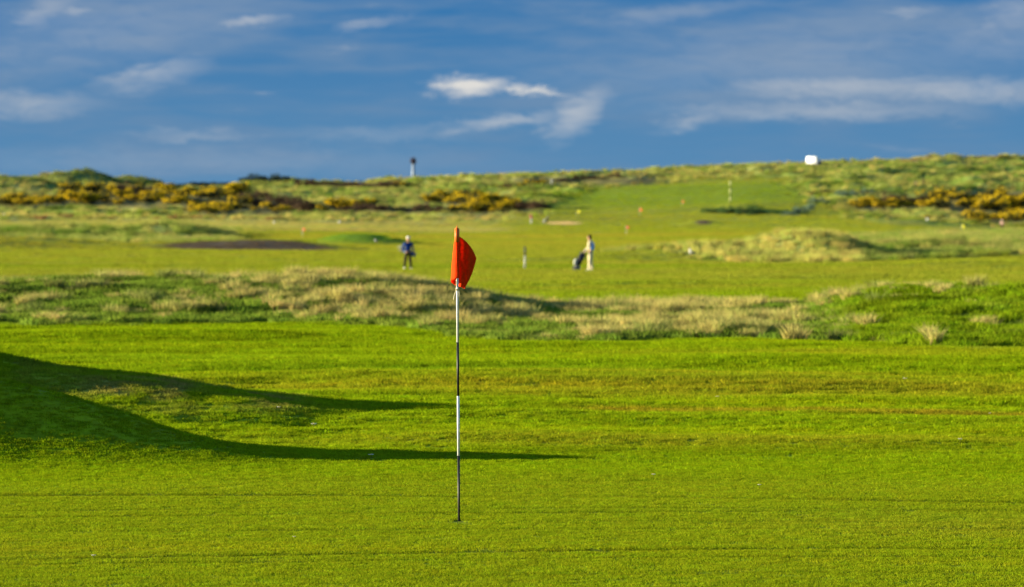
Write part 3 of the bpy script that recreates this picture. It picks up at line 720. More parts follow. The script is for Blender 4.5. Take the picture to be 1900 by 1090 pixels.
def person(name, loc, rz, H, pose, cl, label, fingers=True, scale=1.0):
    """pose: joints in metres for a 1.75 m figure that faces -y; x to its left seen from the front"""
    o = empty(name, loc, rz, label, 'person'); k = H / 1.75; o.scale = (k, k, k)
    J = dict(pelvis=(0, 0, .95), waist=(0, 0, 1.06), chest=(0, .01, 1.27), neck=(0, 0, 1.46), head=(0, -.01, 1.56), crown=(0, 0, 1.68),
             shL=(-.17, 0, 1.39), elL=(-.24, .02, 1.12), wrL=(-.24, -.08, .88), shR=(.17, 0, 1.39), elR=(.24, .02, 1.12), wrR=(.24, -.08, .88),
             hipL=(-.09, 0, .90), knL=(-.10, -.02, .50), anL=(-.10, .02, .08), hipR=(.09, 0, .90), knR=(.10, -.02, .50), anR=(.10, .02, .08), face=(0, -1, 0))
    J.update(pose); g = lambda n, r: (*J[n], r)
    fx, fy = J['face'][0], J['face'][1]
    hd = J['head']; cr_ = J['crown']
    body = [[g('pelvis', .105), g('waist', .10), g('chest', .115), g('neck', .050), (*hd, .074), (hd[0] * .4 + cr_[0] * .6, hd[1] * .4 + cr_[1] * .6, hd[2] * .45 + cr_[2] * .55, .082), (*cr_, .05)],
            [('at', 4), (hd[0] + fx * .088, hd[1] + fy * .088, hd[2] + .012, .014), (hd[0] + fx * .105, hd[1] + fy * .105, hd[2] - .004, .010)],
            [('at', 4), (hd[0] - fy * .082, hd[1] + fx * .082, hd[2] + .01, .016)], [('at', 4), (hd[0] + fy * .082, hd[1] - fx * .082, hd[2] + .01, .016)]]
    n = 7 + 2 + 1 + 1
    for s in 'LR':
        wr, el_ = Vector(J['wr' + s]), Vector(J['el' + s]); d = (wr - el_).normalized(); pm = wr + d * .055; side = d.cross(Vector((0, 1, 0))); side = side.normalized() if side.length > .1 else Vector((1, 0, 0))
        body.append([('at', 2), g('sh' + s, .055), g('el' + s, .042), g('wr' + s, .028), (*pm, .032)]); palm = n + 3; n += 4
        for q, (off, ln) in enumerate([(-.028, .065), (-.010, .075), (.010, .072), (.028, .058)]):
            a1 = pm + side * off + d * .025; a2 = a1 + d * ln * .5 + Vector((0, -.008, 0)); a3 = a2 + d * ln * .35 + Vector((0, -.018, 0))
            body.append([('at', palm), (*a1, .010), (*a2, .009), (*a3, .008)]); n += 3
        a1 = wr + d * .02 + side * -.03; a2 = a1 + d * .03 + side * -.022; body.append([('at', palm - 1), (*a1, .012), (*a2, .010)]); n += 2
    for s in 'LR':
        body.append([('at', 0), g('hip' + s, .075), g('kn' + s, .05), g('an' + s, .035)]); n += 3
    skin('body', body, M_skin, o)
    # clothes: each a skin of its own a little outside the body
    tp = [[(*Vector(J['pelvis']).lerp(Vector(J['waist']), .15), .145, .115), (*J['waist'], .145, .112), (*J['chest'], .165, .118), (*Vector(J['chest']).lerp(Vector(J['neck']), .62), .10, .08), (*Vector(J['neck']) - Vector((0, 0, .02)), .062)]]
    for s in 'LR': tp.append([('at', 2), g('sh' + s, .078), g('el' + s, .060), (*Vector(J['el' + s]).lerp(Vector(J['wr' + s]), .92), .045)])
    skin('jumper', tp, cl['top'], o)
    tr_ = [[g('pelvis', .128), (*Vector(J['pelvis']).lerp(Vector(J['waist']), .35), .132)]]
    for s in 'LR': tr_.append([('at', 0), g('hip' + s, .10), g('kn' + s, .082), (*Vector(J['an' + s]) + Vector((0, 0, .05)), .068), (*Vector(J['an' + s]) - Vector((0, 0, .01)), .07)])
    skin('trousers', tr_, cl['legs'], o)
    for s in 'LR':
        an = Vector(J['an' + s]); f_ = Vector((fx, fy, 0)) if 'toe' + s not in J else Vector(J['toe' + s]).normalized()
        skin('shoe', [[(*an - f_ * .05 + Vector((0, 0, -.030)), .046), (*an + f_ * .05 + Vector((0, 0, -.032)), .046), (*an + f_ * .15 + Vector((0, 0, -.042)), .036)]], cl['shoe'], o)
    if 'cap' in cl:
        bm = bmesh.new(); c0 = Vector(hd).lerp(Vector(cr_), .62); ball(bm, c0 + Vector((0, 0, .02)), .112, (1, 1, .88), 16, 10)
        bmesh.ops.delete(bm, geom=[v for v in bm.verts if v.co.z < c0.z - .005], context='VERTS')
        ball(bm, c0 + Vector((fx * .10, fy * .10, .0)), .085, (1, 1, .12)); from_bm('cap', bm, cl['cap'], o)
    else:
        bm = bmesh.new(); c0 = Vector(hd).lerp(Vector(cr_), .55) - Vector((fx, fy, 0)) * .022; ball(bm, c0 + Vector((0, 0, .015)), .108, (1, 1, 1.0), 16, 10)
        bmesh.ops.delete(bm, geom=[v for v in bm.verts if (v.co - c0).dot(Vector((fx, fy, 0))) > .05 and v.co.z < c0.z + .04 or v.co.z < c0.z - .085], context='VERTS'); from_bm('hair', bm, cl['hair'], o)
    return o


C_navy = cloth('royal_blue_wool', (.006, .032, .19)); C_dark = cloth('dark_brown_trousers', (.022, .016, .014)); C_cream = cloth('cream_cotton', (.66, .56, .34))
C_white = cloth('white_leather', (.60, .58, .50)); C_blue = cloth('bright_blue_cloth', (.015, .27, .80)); C_tan = cloth('tan_cloth', (.30, .2, .09)); C_hair = cloth('dark_hair', (.02, .013, .01))
C_pink = cloth('pink_cloth', (.62, .10, .16)); C_grey = cloth('grey_cloth', (.16, .16, .15)); C_pale = cloth('pale_grey_cloth', (.46, .46, .40)); C_beige = cloth('pale_pink_cloth', (.52, .34, .27)); C_brown = cloth('brown_cloth', (.05, .03, .02))
M_bag = mat('black_bag_nylon', (.012, .012, .016), .6, .4, .3, 12, .3); M_metal = mat('club_steel', (.45, .45, .43), .3, .6); M_bluebag = mat('blue_bag_nylon', (.012, .07, .22), .6, .3, .2, 12, .3)
M_tyre = mat('trolley_tyre', (.20, .19, .16), .7, .3); M_dim = mat('dark_iron', (.03, .025, .03), .6, .3)

# golfer walking, white cap
x1, y1 = (757 - 950) / F * 198, 198.; z1 = gz(x1, y1)
g1 = person('person', (x1, y1, z1), math.radians(14), 1.72,
            dict(pelvis=(0, 0, .93), waist=(0, -.01, 1.06), chest=(0, -.03, 1.27), neck=(0, -.06, 1.46), head=(0, -.09, 1.56), crown=(0, -.08, 1.69),
                 shL=(-.19, -.03, 1.39), elL=(-.27, .08, 1.16), wrL=(-.33, .02, 1.02), shR=(.19, -.03, 1.39), elR=(.27, .06, 1.14), wrR=(.33, .02, .95),
                 hipL=(-.09, 0, .88), knL=(-.14, .02, .50), anL=(-.17, .14, .11), hipR=(.09, 0, .88), knR=(.10, -.10, .49), anR=(.12, -.16, .085)),
            dict(top=C_navy, legs=C_dark, shoe=C_white, cap=C_white), 'golfer in royal blue jumper, dark trousers and white cap walking over the far fairway')


def club(p0, p1, label, group):
    p0, p1 = Vector(p0), Vector(p1); o = empty('golf_club', p0, 0, label, 'golf club', group); d = p1 - p0
    bm = bmesh.new(); tube(bm, (0, 0, 0), d * .96, .008, .008, 8); from_bm('shaft', bm, M_metal, o)
    bm = bmesh.new(); ball(bm, d, .036, (1, .8, .75)); from_bm('club_head', bm, M_metal, o)
    return o


R_ = Matrix.Rotation(math.radians(14), 4, 'Z'); T1 = Matrix.Translation((x1, y1, z1)) @ R_
bag = empty('golf_bag', (x1, y1, z1), math.radians(14), 'small blue golf bag carried level behind the golfer in the white cap', 'golf bag')
bm = bmesh.new(); tube(bm, (-.26, .20, 1.04), (.40, .17, .76), .085, .115, 16); tube(bm, (.40, .17, .76), (.43, .17, .745), .12, .10, 16); from_bm('bag_body', bm, M_bluebag, bag)
bm = bmesh.new(); box(bm, (.22, .09, .80), (.26, .10, .15), .03, Matrix.Rotation(.4, 4, 'Y')); from_bm('pocket', bm, M_bluebag, bag)
bm = bmesh.new(); polytube(bm, [Vector((-.2, .13, 1.05)), Vector((-.1, .12, 1.2)), Vector((.1, .12, 1.1)), Vector((.3, .10, .85))], .018); from_bm('strap', bm, M_bag, bag)
for k, (ex, ey, ez) in enumerate([(-.46, .22, 1.16), (-.42, .16, 1.02), (-.36, .26, 1.20)]):
    club(T1 @ Vector((-.18, .20, 1.0)), T1 @ Vector((ex, ey, ez)), 'steel golf club poking out of the carried blue bag', 'clubs in the carried blue bag')

# golfer with the trolley
x2, y2 = (1096 - 950) / F * 189, 189.; z2 = gz(x2, y2)
rz2 = math.radians(-108)
g2 = person('person', (x2, y2, z2), rz2, 1.78,
            dict(pelvis=(0, .0, .95), chest=(0, -.01, 1.28), neck=(0, -.04, 1.47), head=(0, -.08, 1.57), crown=(.0, -.06, 1.69),
                 shL=(-.17, 0, 1.40), elL=(-.20, -.12, 1.14), wrL=(-.14, -.34, .98), shR=(.18, 0, 1.40), elR=(.25, -.04, 1.12), wrR=(.20, -.20, .92),
                 anL=(-.12, .03, .08), anR=(.10, -.04, .08)),
            dict(top=C_cream, legs=C_cream, shoe=C_white, hair=C_hair), 'golfer in cream trousers and pale blue backed top standing beside a black golf bag')
skin('gilet', [[(0, .06, .96, .150, .105), (0, .06, 1.12, .155, .108), (0, .065, 1.28, .165, .11), (0, .05, 1.40, .11, .07)]], C_blue, g2)


def trolley(loc, rz, s, mb, label, glabel):
    t_ = empty('golf_trolley', loc, rz, label, 'golf trolley'); t_.scale = (s, s, s)
    bm = bmesh.new(); tube(bm, (0, 0, .16), (.42, 0, .98), .016); tube(bm, (0, -.28, .15), (0, .28, .15), .014); tube(bm, (0, 0, .20), (-.22, 0, .05), .014); box(bm, (-.08, 0, .12), (.16, .18, .03), .01); from_bm('frame', bm, M_dim, t_)
    for sy in (-.30, .30):
        bm = bmesh.new(); tube(bm, (-.02, sy - .025, .15), (-.02, sy + .025, .15), .15, .15, 20); wh_ = from_bm('wheel', bm, M_tyre, t_, smooth=False)
        bm = bmesh.new(); tube(bm, (-.02, sy - .035, .15), (-.02, sy + .035, .15), .05, .05, 12); from_bm('hub', bm, M_dim, wh_)
    bm = bmesh.new(); tube(bm, (.42, -.12, .98), (.42, .12, .98), .018); from_bm('handle', bm, M_dim, t_)
    b_ = empty('golf_bag', loc, rz, glabel, 'golf bag'); b_.scale = (s, s, s)
    bm = bmesh.new(); tube(bm, (-.06, 0, .16), (.30, 0, .88), .14, .16, 18); from_bm('bag_body', bm, mb, b_)
    bm = bmesh.new(); tube(bm, (.285, 0, .86), (.315, 0, .91), .172, .172, 18); from_bm('bag_collar', bm, M_bag, b_)
    bm = bmesh.new(); box(bm, (-.02, 0, .48), (.14, .20, .34), .04, Matrix.Rotation(.46, 4, 'Y')); from_bm('pocket', bm, mb, b_)
    return t_, b_


tx2, ty2 = (1071 - 950) / F * 188.2, 188.2
trolley((tx2, ty2, gz(tx2, ty2)), math.radians(8), .95, M_bag, 'two wheeled golf trolley held by the golfer in cream trousers', 'black golf bag leaning on the trolley beside the golfer in cream trousers')
Tt = Matrix.Translation((tx2, ty2, gz(tx2, ty2))) @ Matrix.Rotation(math.radians(8), 4, 'Z')
for k in range(4): club(Tt @ Vector((.28, -.06 + .04 * k, .82)), Tt @ Vector((.38 + .02 * k, -.08 + .05 * k, 1.00 + .05 * (k % 2))), 'golf club standing in the black bag on the trolley', 'clubs in the black bag')
bm = bmesh.new(); box(bm, (0, 0, 0), (.16, .14, .22), .04); ball(bm, (.02, -.05, .12), .07); ht = from_bm('towel', bm, C_pale, None, loc=Tt @ Vector((-.12, -.14, .42))); tag(ht, 'pale towel bundle hung on the left of the black golf bag', 'towel')

# small far figures
def far_person(px, row, hpx, rz, pose, cl, label, y=None):
    if y is None: x_, y_, z_ = hit(px, row)
    else: x_, y_, z_ = W2(px, y)
    H = hpx * y_ / F; H = min(max(H, 1.6), 1.95)
    pass
    return person('person', (x_, y_, z_), rz, H, pose, cl, label), x_, y_, z_


far_person(985.5, 418, 18, math.radians(40), {}, dict(top=C_pink, legs=C_pale, shoe=C_white, hair=C_hair), 'person in bright pink top and pale trousers on the distant fairway', 722)
fp, fx_, fy_, fz_ = far_person(1015, 418, 17, math.radians(60), dict(chest=(0, -.12, 1.25), neck=(0, -.2, 1.42), head=(0, -.27, 1.5), crown=(0, -.27, 1.62), shL=(-.17, -.14, 1.36), shR=(.17, -.14, 1.36), elL=(-.22, -.25, 1.12), wrL=(-.12, -.4, .95), elR=(.22, -.22, 1.1), wrR=(.12, -.4, .95)),
           dict(top=C_grey, legs=C_dark, shoe=C_white, hair=C_hair), 'person in grey bending over a pale bag by the sandy bunker', 712)
trolley((fx_ - .62, fy_ - .1, fz_), math.radians(0), 1.0, C_pale, 'golf trolley by the person in grey near the sandy bunker', 'pale golf bag leaning left of the person in grey near the bunker')
far_person(1859, 434, 19, math.radians(-30), {}, dict(top=C_beige, legs=C_brown, shoe=C_brown, cap=C_white), 'person in pale pink top and brown trousers at the far right below the gorse', 690)
far_person(1699, 349, 13, math.radians(30), {}, dict(top=C_grey, legs=C_dark, shoe=C_brown, hair=C_hair), 'left of two dark dressed walkers on the grassy right hand hill')
far_person(1713, 345, 13, math.radians(-20), {}, dict(top=C_brown, legs=C_dark, shoe=C_brown, hair=C_hair), 'right of two dark dressed walkers on the grassy right hand hill')


# ------------------------------------------------------------------ distant flags, posts and markers
M_yel = mat('yellow_flag', (.42, .40, .02), .8, .1, trans=.35); M_or = mat('orange_flag', (.42, .13, .03), .8, .1, trans=.35); M_red = mat('far_red_flag', (.42, .05, .02), .8, .1, trans=.35)


def far_flag(px, row_top, row_bot, y, mf, label, fpx=8, vis=None):
    x_, y_, z_ = hit(px, row_bot, 350); y = y_; s = y / F; zt = ZC - (row_top - HZ) * s; h = zt - z_
    pass
    o = empty('golf_flag', (x_, y_, z_), 0, label, 'golf flag')
    bm = bmesh.new(); tube(bm, (0, 0, -.1), (0, 0, h), .022, .018, 10); from_bm('pole', bm, M_white, o)
    f_ = fpx * s * .72; V = []; nu, nv = 10, 6
    for i in range(nu + 1):
        for j in range(nv + 1):
            u, v = i / nu, j / nv; V.append((u * f_, -u * f_ * .9 + .1 * f_ * math.sin(6 * u + v), h - v * f_ * .95 - u * f_ * .12))
    Q = [(i * (nv + 1) + j, i * (nv + 1) + j + 1, (i + 1) * (nv + 1) + j + 1, (i + 1) * (nv + 1) + j) for i in range(nu) for j in range(nv)]
    k = from_np('flag', V, Q, mf, o, True); k.modifiers.new('cloth', 'SOLIDIFY').thickness = .01
    return o



far_flag(561, 423, 440, 520, M_or, 'small orange flag on a white pole left of the green hummock', 8)
far_flag(1071, 390, 404, 880, M_yel, 'small yellow flag beyond the sandy bunker on the far slope', 8)
far_flag(1186, 386.5, 400, 880, M_or, 'small orange flag on the far slope right of the yellow flag', 8)
far_flag(1265, 372, 384, 980, M_or, 'tiny orange flag highest on the lush green slope', 6)
far_flag(1162, 419.5, 436, 560, M_red, 'small red flag above the trolley golfer on the far fairway', 7)
far_flag(1784, 417.5, 434, 560, M_yel, 'small yellow flag left of the person under the right gorse', 8)

M_pg = mat('pole_green_band', (.12, .15, .03), .7, .2); M_pc = mat('pole_cream_band', (.42, .42, .17), .7, .2); M_post = mat('post_white', (.34, .34, .28), .6, .3, .15, 10); M_postd = mat('post_dark', (.03, .035, .04), .6, .3)


def banded_post(name, px, row_top, y, bands, r, label, cat):
    x_, y_, z_ = W2(px, y); s = y / F; h = ZC - (row_top - HZ) * s - z_
    pass
    o = empty(name, (x_, y_, z_), 0, label, cat); z0 = -.15
    for k, (f_, m_) in enumerate(bands):
        bm = bmesh.new(); tube(bm, (0, 0, z0), (0, 0, f_ * h), r, r, 14)
        if k == len(bands) - 1: tube(bm, (0, 0, f_ * h), (0, 0, f_ * h + r * .8), r, r * .3, 14)
        from_bm('post_band', bm, m_, o); z0 = f_ * h
    return o


banded_post('marker_post', 974, 459, 197, [(.62, M_post), (1, M_postd)], .048, 'short white marker post with dark top between the two golfers', 'marker post')
banded_post('marker_pole', 1355, 337, 900, [(.17, M_pg), (.33, M_pc), (.5, M_pg), (.67, M_pc), (.84, M_pg), (1, M_pc)], .20, 'tall thin banded marker pole above the dark bushy hummock', 'marker pole')
banded_post('marker_post', 1024, 334, 1130, [(1, M_post)], .28, 'stubby pale post standing in the gap of the skyline gorse', 'marker post')


def tee_marker(px, y, r, label):
    x_, y_, z_ = hit(px, y, 400); bm = bmesh.new(); ball(bm, (0, 0, r * 1.2), r, (1, 1, .95), 16, 10); tube(bm, (0, 0, -.1), (0, 0, r * .5), r * .35, r * .3, 10)
    pass
    return tag(from_bm('tee_marker', bm, C_white, None, loc=(x_, y_, z_)), label, 'tee marker')


tee_marker(630, 415, .24, 'round white tee marker on the far fairway above the green hummock')
tee_marker(509, 415, .20, 'dim white tee marker beside the russet tussocks left of the orange flag')
tee_marker(1721, 410, .24, 'white tee marker beside the small gorse bush on the right')
tee_marker(8, 400, .22, 'pale tee marker at the far left edge beyond the rough')
M_gw = mat('gull_white', (.62, .60, .55), .8, .1); M_gg = mat('gull_grey', (.10, .11, .13), .8, .1); M_gb = mat('gull_bill', (.6, .35, .03), .5, .3)


def gull(px, y, s, rz, label):
    x_, y_, z_ = hit(px, y, 150); o = empty('gull', (x_, y_, z_), rz, label, 'gull'); o.scale = (s, s, s)
    pass
    skin('body', [[(.0, .20, .17, .03), (0, .12, .20, .07), (0, .0, .23, .10), (0, -.10, .30, .075), (0, -.13, .39, .048), (0, -.15, .43, .045), (0, -.19, .43, .02)]], M_gw, o)
    for sx in (-1, 1):
        bm = bmesh.new(); ball(bm, (sx * .085, .07, .235), .16, (.22, 1.15, .42)); from_bm('wing', bm, M_gg, o)
        bm = bmesh.new(); tube(bm, (sx * .03, 0, -.01), (sx * .03, 0, .15), .008, .01, 8); box(bm, (sx * .03, -.02, .006), (.05, .06, .01), .003); from_bm('leg', bm, M_gb, o)
    bm = bmesh.new(); tube(bm, (0, -.19, .43), (0, -.25, .415), .014, .004, 8); from_bm('bill', bm, M_gb, o)
    return o


gull(1283, 478, 1.3, math.radians(-35), 'white gull standing at the foot of the pale right hand dune')
gull(698, 452, 1.0, math.radians(-80), 'white gull on the grass between the green hummock and the walking golfer')

# white box van behind the ridge
vx, vy, vz = hit(1508, 307, 900); sV = vy / F
van = empty('box_van', (vx, vy, vz), 0, 'white box van parked on the skyline behind the right hand ridge', 'van'); van.rotation_euler[2] = math.radians(-35)
M_van = mat('white_van_paint', (.72, .72, .70), .4, .4); M_glass = mat('van_glass', (.02, .04, .07), .1, .6); M_cab = mat('van_blue_cab', (.03, .07, .14), .4, .4)
zb = .45; hv = ZC - (291 - HZ) * sV - vz - zb
bm = bmesh.new(); box(bm, (0, 0, zb + hv / 2), (4.0, 2.1, hv), .25); from_bm('van_body', bm, M_van, van)
cab = None
bm = bmesh.new(); box(bm, (2.45, 0, zb + .50), (1.0, 1.8, 1.0), .2); cab = from_bm('cab', bm, M_cab, van)
bm = bmesh.new(); box(bm, (2.45, -.91, zb + .70), (.6, .04, .4), .01); from_bm('side_window', bm, M_glass, cab)
bm = bmesh.new(); box(bm, (.2, -1.06, zb + hv * .5), (1.1, .03, hv * .8), .01); from_bm('side_door', bm, M_van, van)
for wx_ in (-1.2, 2.3):
    for wy_ in (-.95, .95):
        bm = bmesh.new(); tube(bm, (wx_, wy_ - .12, zb - .05), (wx_, wy_ + .12, zb - .05), .36, .36, 20); from_bm('wheel', bm, M_dim, van, smooth=False)
pass

# beacon tower on the horizon
bxx, byy, bzz = W2(767, 1400); sB = byy / F
M_tw = mat('tower_pale_steel', (.22, .27, .34), .6, .3); M_head = mat('tower_dark_head', (.05, .02, .025), .6, .3)
bt = empty('beacon_tower', (bxx, byy, bzz), 0, 'slim pale tower with a dark square head on the left skyline', 'tower')
hT = ZC - (292 - HZ) * sB - bzz
bm = bmesh.new(); tube(bm, (0, 0, -.5), (0, 0, hT - 2.4), .62, .50, 16)
for k in range(4): tube(bm, (0, 0, 1 + k * 1.3), (0, 0, 1.12 + k * 1.3), .72, .72, 16)
from_bm('shaft', bm, M_tw, bt)
bm = bmesh.new(); box(bm, (0, 0, hT - 1.4), (1.7, 1.7, 1.6), .1); from_bm('lantern', bm, M_head, bt)
bm = bmesh.new(); box(bm, (0, 0, hT - .45), (2.3, 2.3, .16), .03); tube(bm, (0, 0, hT - .4), (0, 0, hT + .1), .35, .1, 10); from_bm('roof', bm, M_head, bt)
bm = bmesh.new(); box(bm, (0, 0, hT - 2.3), (2.2, 2.2, .14), .03)
for sx in (-1, 1):
    box(bm, (sx * 1.05, 0, hT - 1.8), (.05, 2.1, .05)); box(bm, (0, sx * 1.05, hT - 1.8), (2.1, .05, .05))
    for sy in (-1, 1): tube(bm, (sx * 1.05, sy * 1.05, hT - 2.3), (sx * 1.05, sy * 1.05, hT - .5), .05, .05, 8)
from_bm('gallery', bm, M_head, bt)


# ------------------------------------------------------------------ gorse, shrubs and far trees
def leaf_mat(name, c, var=.35, tr_=.25):
    m = bpy.data.materials.new(name); m.use_nodes = True; t = NT(m.node_tree); t.n.clear(); o = t.node('ShaderNodeOutputMaterial')
    at_ = t.node('ShaderNodeAttribute', attribute_name='shade'); oi = t.node('ShaderNodeObjectInfo')
    k = t.m('ADD', t.m('ADD', 1 - var, t.m('MULTIPLY', at_.outputs['Fac'], 2 * var)), t.m('MULTIPLY', t.m('SUBTRACT', oi.outputs['Random'], .5), .3))
    c_ = t.mix(1, (*c, 1), k, 'MULTIPLY'); d = t.node('ShaderNodeBsdfDiffuse'); r = t.node('ShaderNodeBsdfTranslucent'); x_ = t.node('ShaderNodeMixShader'); x_.inputs[0].default_value = tr_
    t.put(d.inputs[0], c_); t.put(r.inputs[0], c_); t.l.new(d.outputs[0], x_.inputs[1]); t.l.new(r.outputs[0], x_.inputs[2]); t.l.new(x_.outputs[0], o.inputs[0])
    return m


L_gorse = leaf_mat('gorse_green', (.060, .062, .022)); L_bloom = leaf_mat('gorse_yellow', (.56, .39, .010), .35, .2); L_brown = leaf_mat('heath_brown', (.085, .055, .032)); L_blue = leaf_mat('blue_green_leaf', (.13, .19, .12)); L_dkgr = leaf_mat('dark_leaf', (.03, .045, .03))
L_green = leaf_mat('shrub_green', (.055, .10, .03)); L_rus = leaf_mat('russet_leaf', (.30, .15, .06)); L_wood = mat('stem_wood', (.09, .06, .04), .9, .1, .3, 5)


def leaf_cloud(name, n, lobes, size, mt, parent, seed, shell=(.6, 1.0), zmin=.05, pick=None):
    rs = np.random.RandomState(seed); V = []; T = []; S = []
    while len(T) < n:
        c, r = lobes[rs.randint(len(lobes))]; d = rs.randn(3); d /= np.linalg.norm(d); p = np.array(c) + d * np.array(r) * (shell[0] + (shell[1] - shell[0]) * rs.rand() ** .6)
        if p[2] < zmin or (pick and not pick(p)): continue
        u = rs.randn(3); u /= np.linalg.norm(u); v = np.cross(u, rs.randn(3)); v /= np.linalg.norm(v); s = size * (.6 + .8 * rs.rand()); i = len(V); k = rs.rand()
        V += [p - u * s, p + v * s * .7, p + u * s * .6 - v * s * .5]; T.append((i, i + 1, i + 2)); S += [k] * 3
    o = from_np(name, V, T, mt, parent); a_ = o.data.attributes.new('shade', 'FLOAT', 'POINT'); a_.data.foreach_set('value', S)
    return o


def bush(name, seed, leaf, bloom, n1=700, n2=420, cover=0.0):
    rs = random.Random(seed); root = empty(name, (0, 0, 0))
    lobes = [((rs.uniform(-.40, .40), rs.uniform(-.4, .4), rs.uniform(.06, .40)), (rs.uniform(.10, .30), rs.uniform(.10, .30), rs.uniform(.12, .34))) for _ in range(13)]
    leaf_cloud('foliage', n1, lobes, .055, leaf, root, seed, (.35, .97), .0)
    bm = bmesh.new()
    for k in range(5): tube(bm, (0, 0, -.08), (rs.uniform(-.3, .3), rs.uniform(-.3, .3), .38), .02, .008, 6)
    from_bm('stem', bm, L_wood, root)
    if bloom:
        cs = [np.array((rs.uniform(-.6, .6), rs.uniform(-.6, .6), rs.uniform(.15, .7))) for _ in range(7)]
        leaf_cloud('blossom', n2, lobes, .05, bloom, root, seed + 9, (.9, 1.06), .06, lambda p: min(np.linalg.norm(p - c) for c in cs) < cover)
    return root


gp = [bush('gorse_bush', 100 + k, L_gorse, L_bloom, 620, (520, 420, 260)[k], (.40, .32, .24)[k]) for k in range(3)]
bp = [bush('heath_bush', 120 + k, L_brown, None) for k in range(2)]
blp = [bush('blue_green_shrub', 130, L_blue, None)]; grp = [bush('green_shrub', 140, L_green, None)]; rup = [bush('russet_shrub', 150, L_rus, None, 400)]
trp = [bush('far_tree', 160 + k, L_dkgr, None, 900) for k in range(2)]
USED = {}


def plant(protos, px, row, wpx, hf, label, cat, group, y=None, rnd_=random):
    if y is None: x_, y_, z_ = hit(px, row, 100)
    else: x_, y_, z_ = W2(px, y)
    p = rnd_.choice(protos)
    o = p if p.name not in USED else copy_tree(p)
    USED[p.name] = 1
    s = wpx * (1.0 if 'tree' in p.name else 1.3) * y_ / F / .95; o.location = (x_, y_, z_ - .02); o.rotation_euler[2] = rnd_.uniform(0, 6.28); s *= rnd_.choice((.7, .9, 1.05, 1.25)) if 'tree' not in p.name else 1; o.scale = (s, s * rnd_.uniform(.7, 1.4), s * hf * rnd_.uniform(.75, 1.25))
    tag(o, label, cat, group)
    return o


ORD = 'leftmost,second,third,fourth,fifth,sixth,seventh,eighth,ninth,tenth,eleventh,twelfth,thirteenth,fourteenth,fifteenth,sixteenth,seventeenth,eighteenth,nineteenth,twentieth'.split(',')


def band(protos, poly, n, w0, w1, hf, label, cat, group, jy=3, seed=1):
    rn = random.Random(seed); L = [0]
    for a_, b_ in zip(poly[:-1], poly[1:]): L.append(L[-1] + math.hypot(b_[0] - a_[0], b_[1] - a_[1]))
    made = []
    for k in range(n):
        d = (k + rn.uniform(.1, .9)) / n * L[-1]; i = max(j for j in range(len(poly) - 1) if L[j] <= d); f = (d - L[i]) / (L[i + 1] - L[i])
        px = poly[i][0] * (1 - f) + poly[i + 1][0] * f; row = poly[i][1] * (1 - f) + poly[i + 1][1] * f + rn.uniform(-1.6, 1.4) * jy
        made.append((px, plant(protos, px, row, rn.uniform(w0, w1), hf, label, cat, group, rnd_=rn)))
    for k, (_, ob) in enumerate(sorted(made, key=lambda q_: q_[0])):
        ob['label'] = ('leftmost ' if k == 0 else ORD[k] + ' from left, ') + label


Y3 = gp[:2]; MIX = gp
band(Y3, [(-30, 380), (105, 378)], 11, 17, 26, .75, 'yellow flowering gorse at the far left edge under the dune', 'gorse bush', 'gorse at the far left', 3, 1)
band(MIX + bp[:1], [(110, 358), (360, 358)], 15, 20, 30, .7, 'gorse with sparse yellow flowers at the back of the left hand thicket', 'gorse bush', 'back of the left gorse thicket', 4, 2)
band(MIX, [(100, 374), (360, 378)], 19, 20, 30, .75, 'gorse with yellow flowers along the front of the left hand thicket', 'gorse bush', 'front of the left gorse thicket', 4, 3)
band(Y3, [(350, 366), (450, 364)], 8, 22, 32, .8, 'bright yellow gorse high in the big clump right of the thicket', 'gorse bush', 'upper gorse of the big left clump', 4, 4)
band(Y3, [(358, 394), (450, 391)], 8, 22, 32, .85, 'bright yellow gorse low in the big clump right of the thicket', 'gorse bush', 'lower gorse of the big left clump', 3, 5)
band(bp, [(440, 372), (580, 392)], 12, 20, 30, .7, 'dark brown heath bush right of the big yellow clump', 'heath bush', 'brown bushes right of the big clump', 6, 6)
band(MIX, [(465, 392), (545, 394)], 4, 16, 22, .7, 'small gorse with few yellow flowers among brown bushes', 'gorse bush', 'small gorse among brown bushes', 2, 7)
band(Y3, [(595, 387), (695, 384)], 8, 18, 28, .8, 'yellow gorse of the middle clump behind the green hummock', 'gorse bush', 'gorse of the middle clump', 3, 8)
band(bp, [(640, 393), (850, 393)], 14, 18, 28, .65, 'brown heath bush in the low strip behind the far fairway', 'heath bush', 'brown strip behind the far fairway', 2, 9)
band(bp, [(560, 345), (740, 346)], 9, 20, 30, .45, 'low brown bush on the skyline left of the tower', 'heath bush', 'brown bushes near the tower', 2, 10)
band(Y3, [(735, 346), (775, 345)], 3, 14, 20, .6, 'gorse with orange yellow flowers directly below the tower', 'gorse bush', 'gorse below the tower', 1, 11)
band(MIX, [(790, 375), (860, 368)], 5, 18, 24, .8, 'yellow gorse up the slope above the big central clump', 'gorse bush', 'gorse on the slope above the central clump', 3, 12)
band(Y3, [(845, 376), (930, 378)], 7, 22, 32, .8, 'yellow gorse at the back of the central clump', 'gorse bush', 'back of the central gorse clump', 3, 13)
band(Y3, [(850, 393), (950, 392)], 8, 22, 32, .8, 'yellow gorse at the front of the central clump', 'gorse bush', 'front of the central gorse clump', 2, 14)
band(bp, [(935, 386), (1010, 389)], 7, 20, 28, .6, 'dark bush at the right end of the central gorse clump', 'heath bush', 'dark bushes right of the central clump', 3, 15)
band(MIX[1:] + bp[:1], [(925, 349), (1010, 341)], 9, 12, 18, .6, 'small gorse along the left half of the thin line under the skyline', 'gorse bush', 'left half of the skyline gorse line', 1.5, 16)
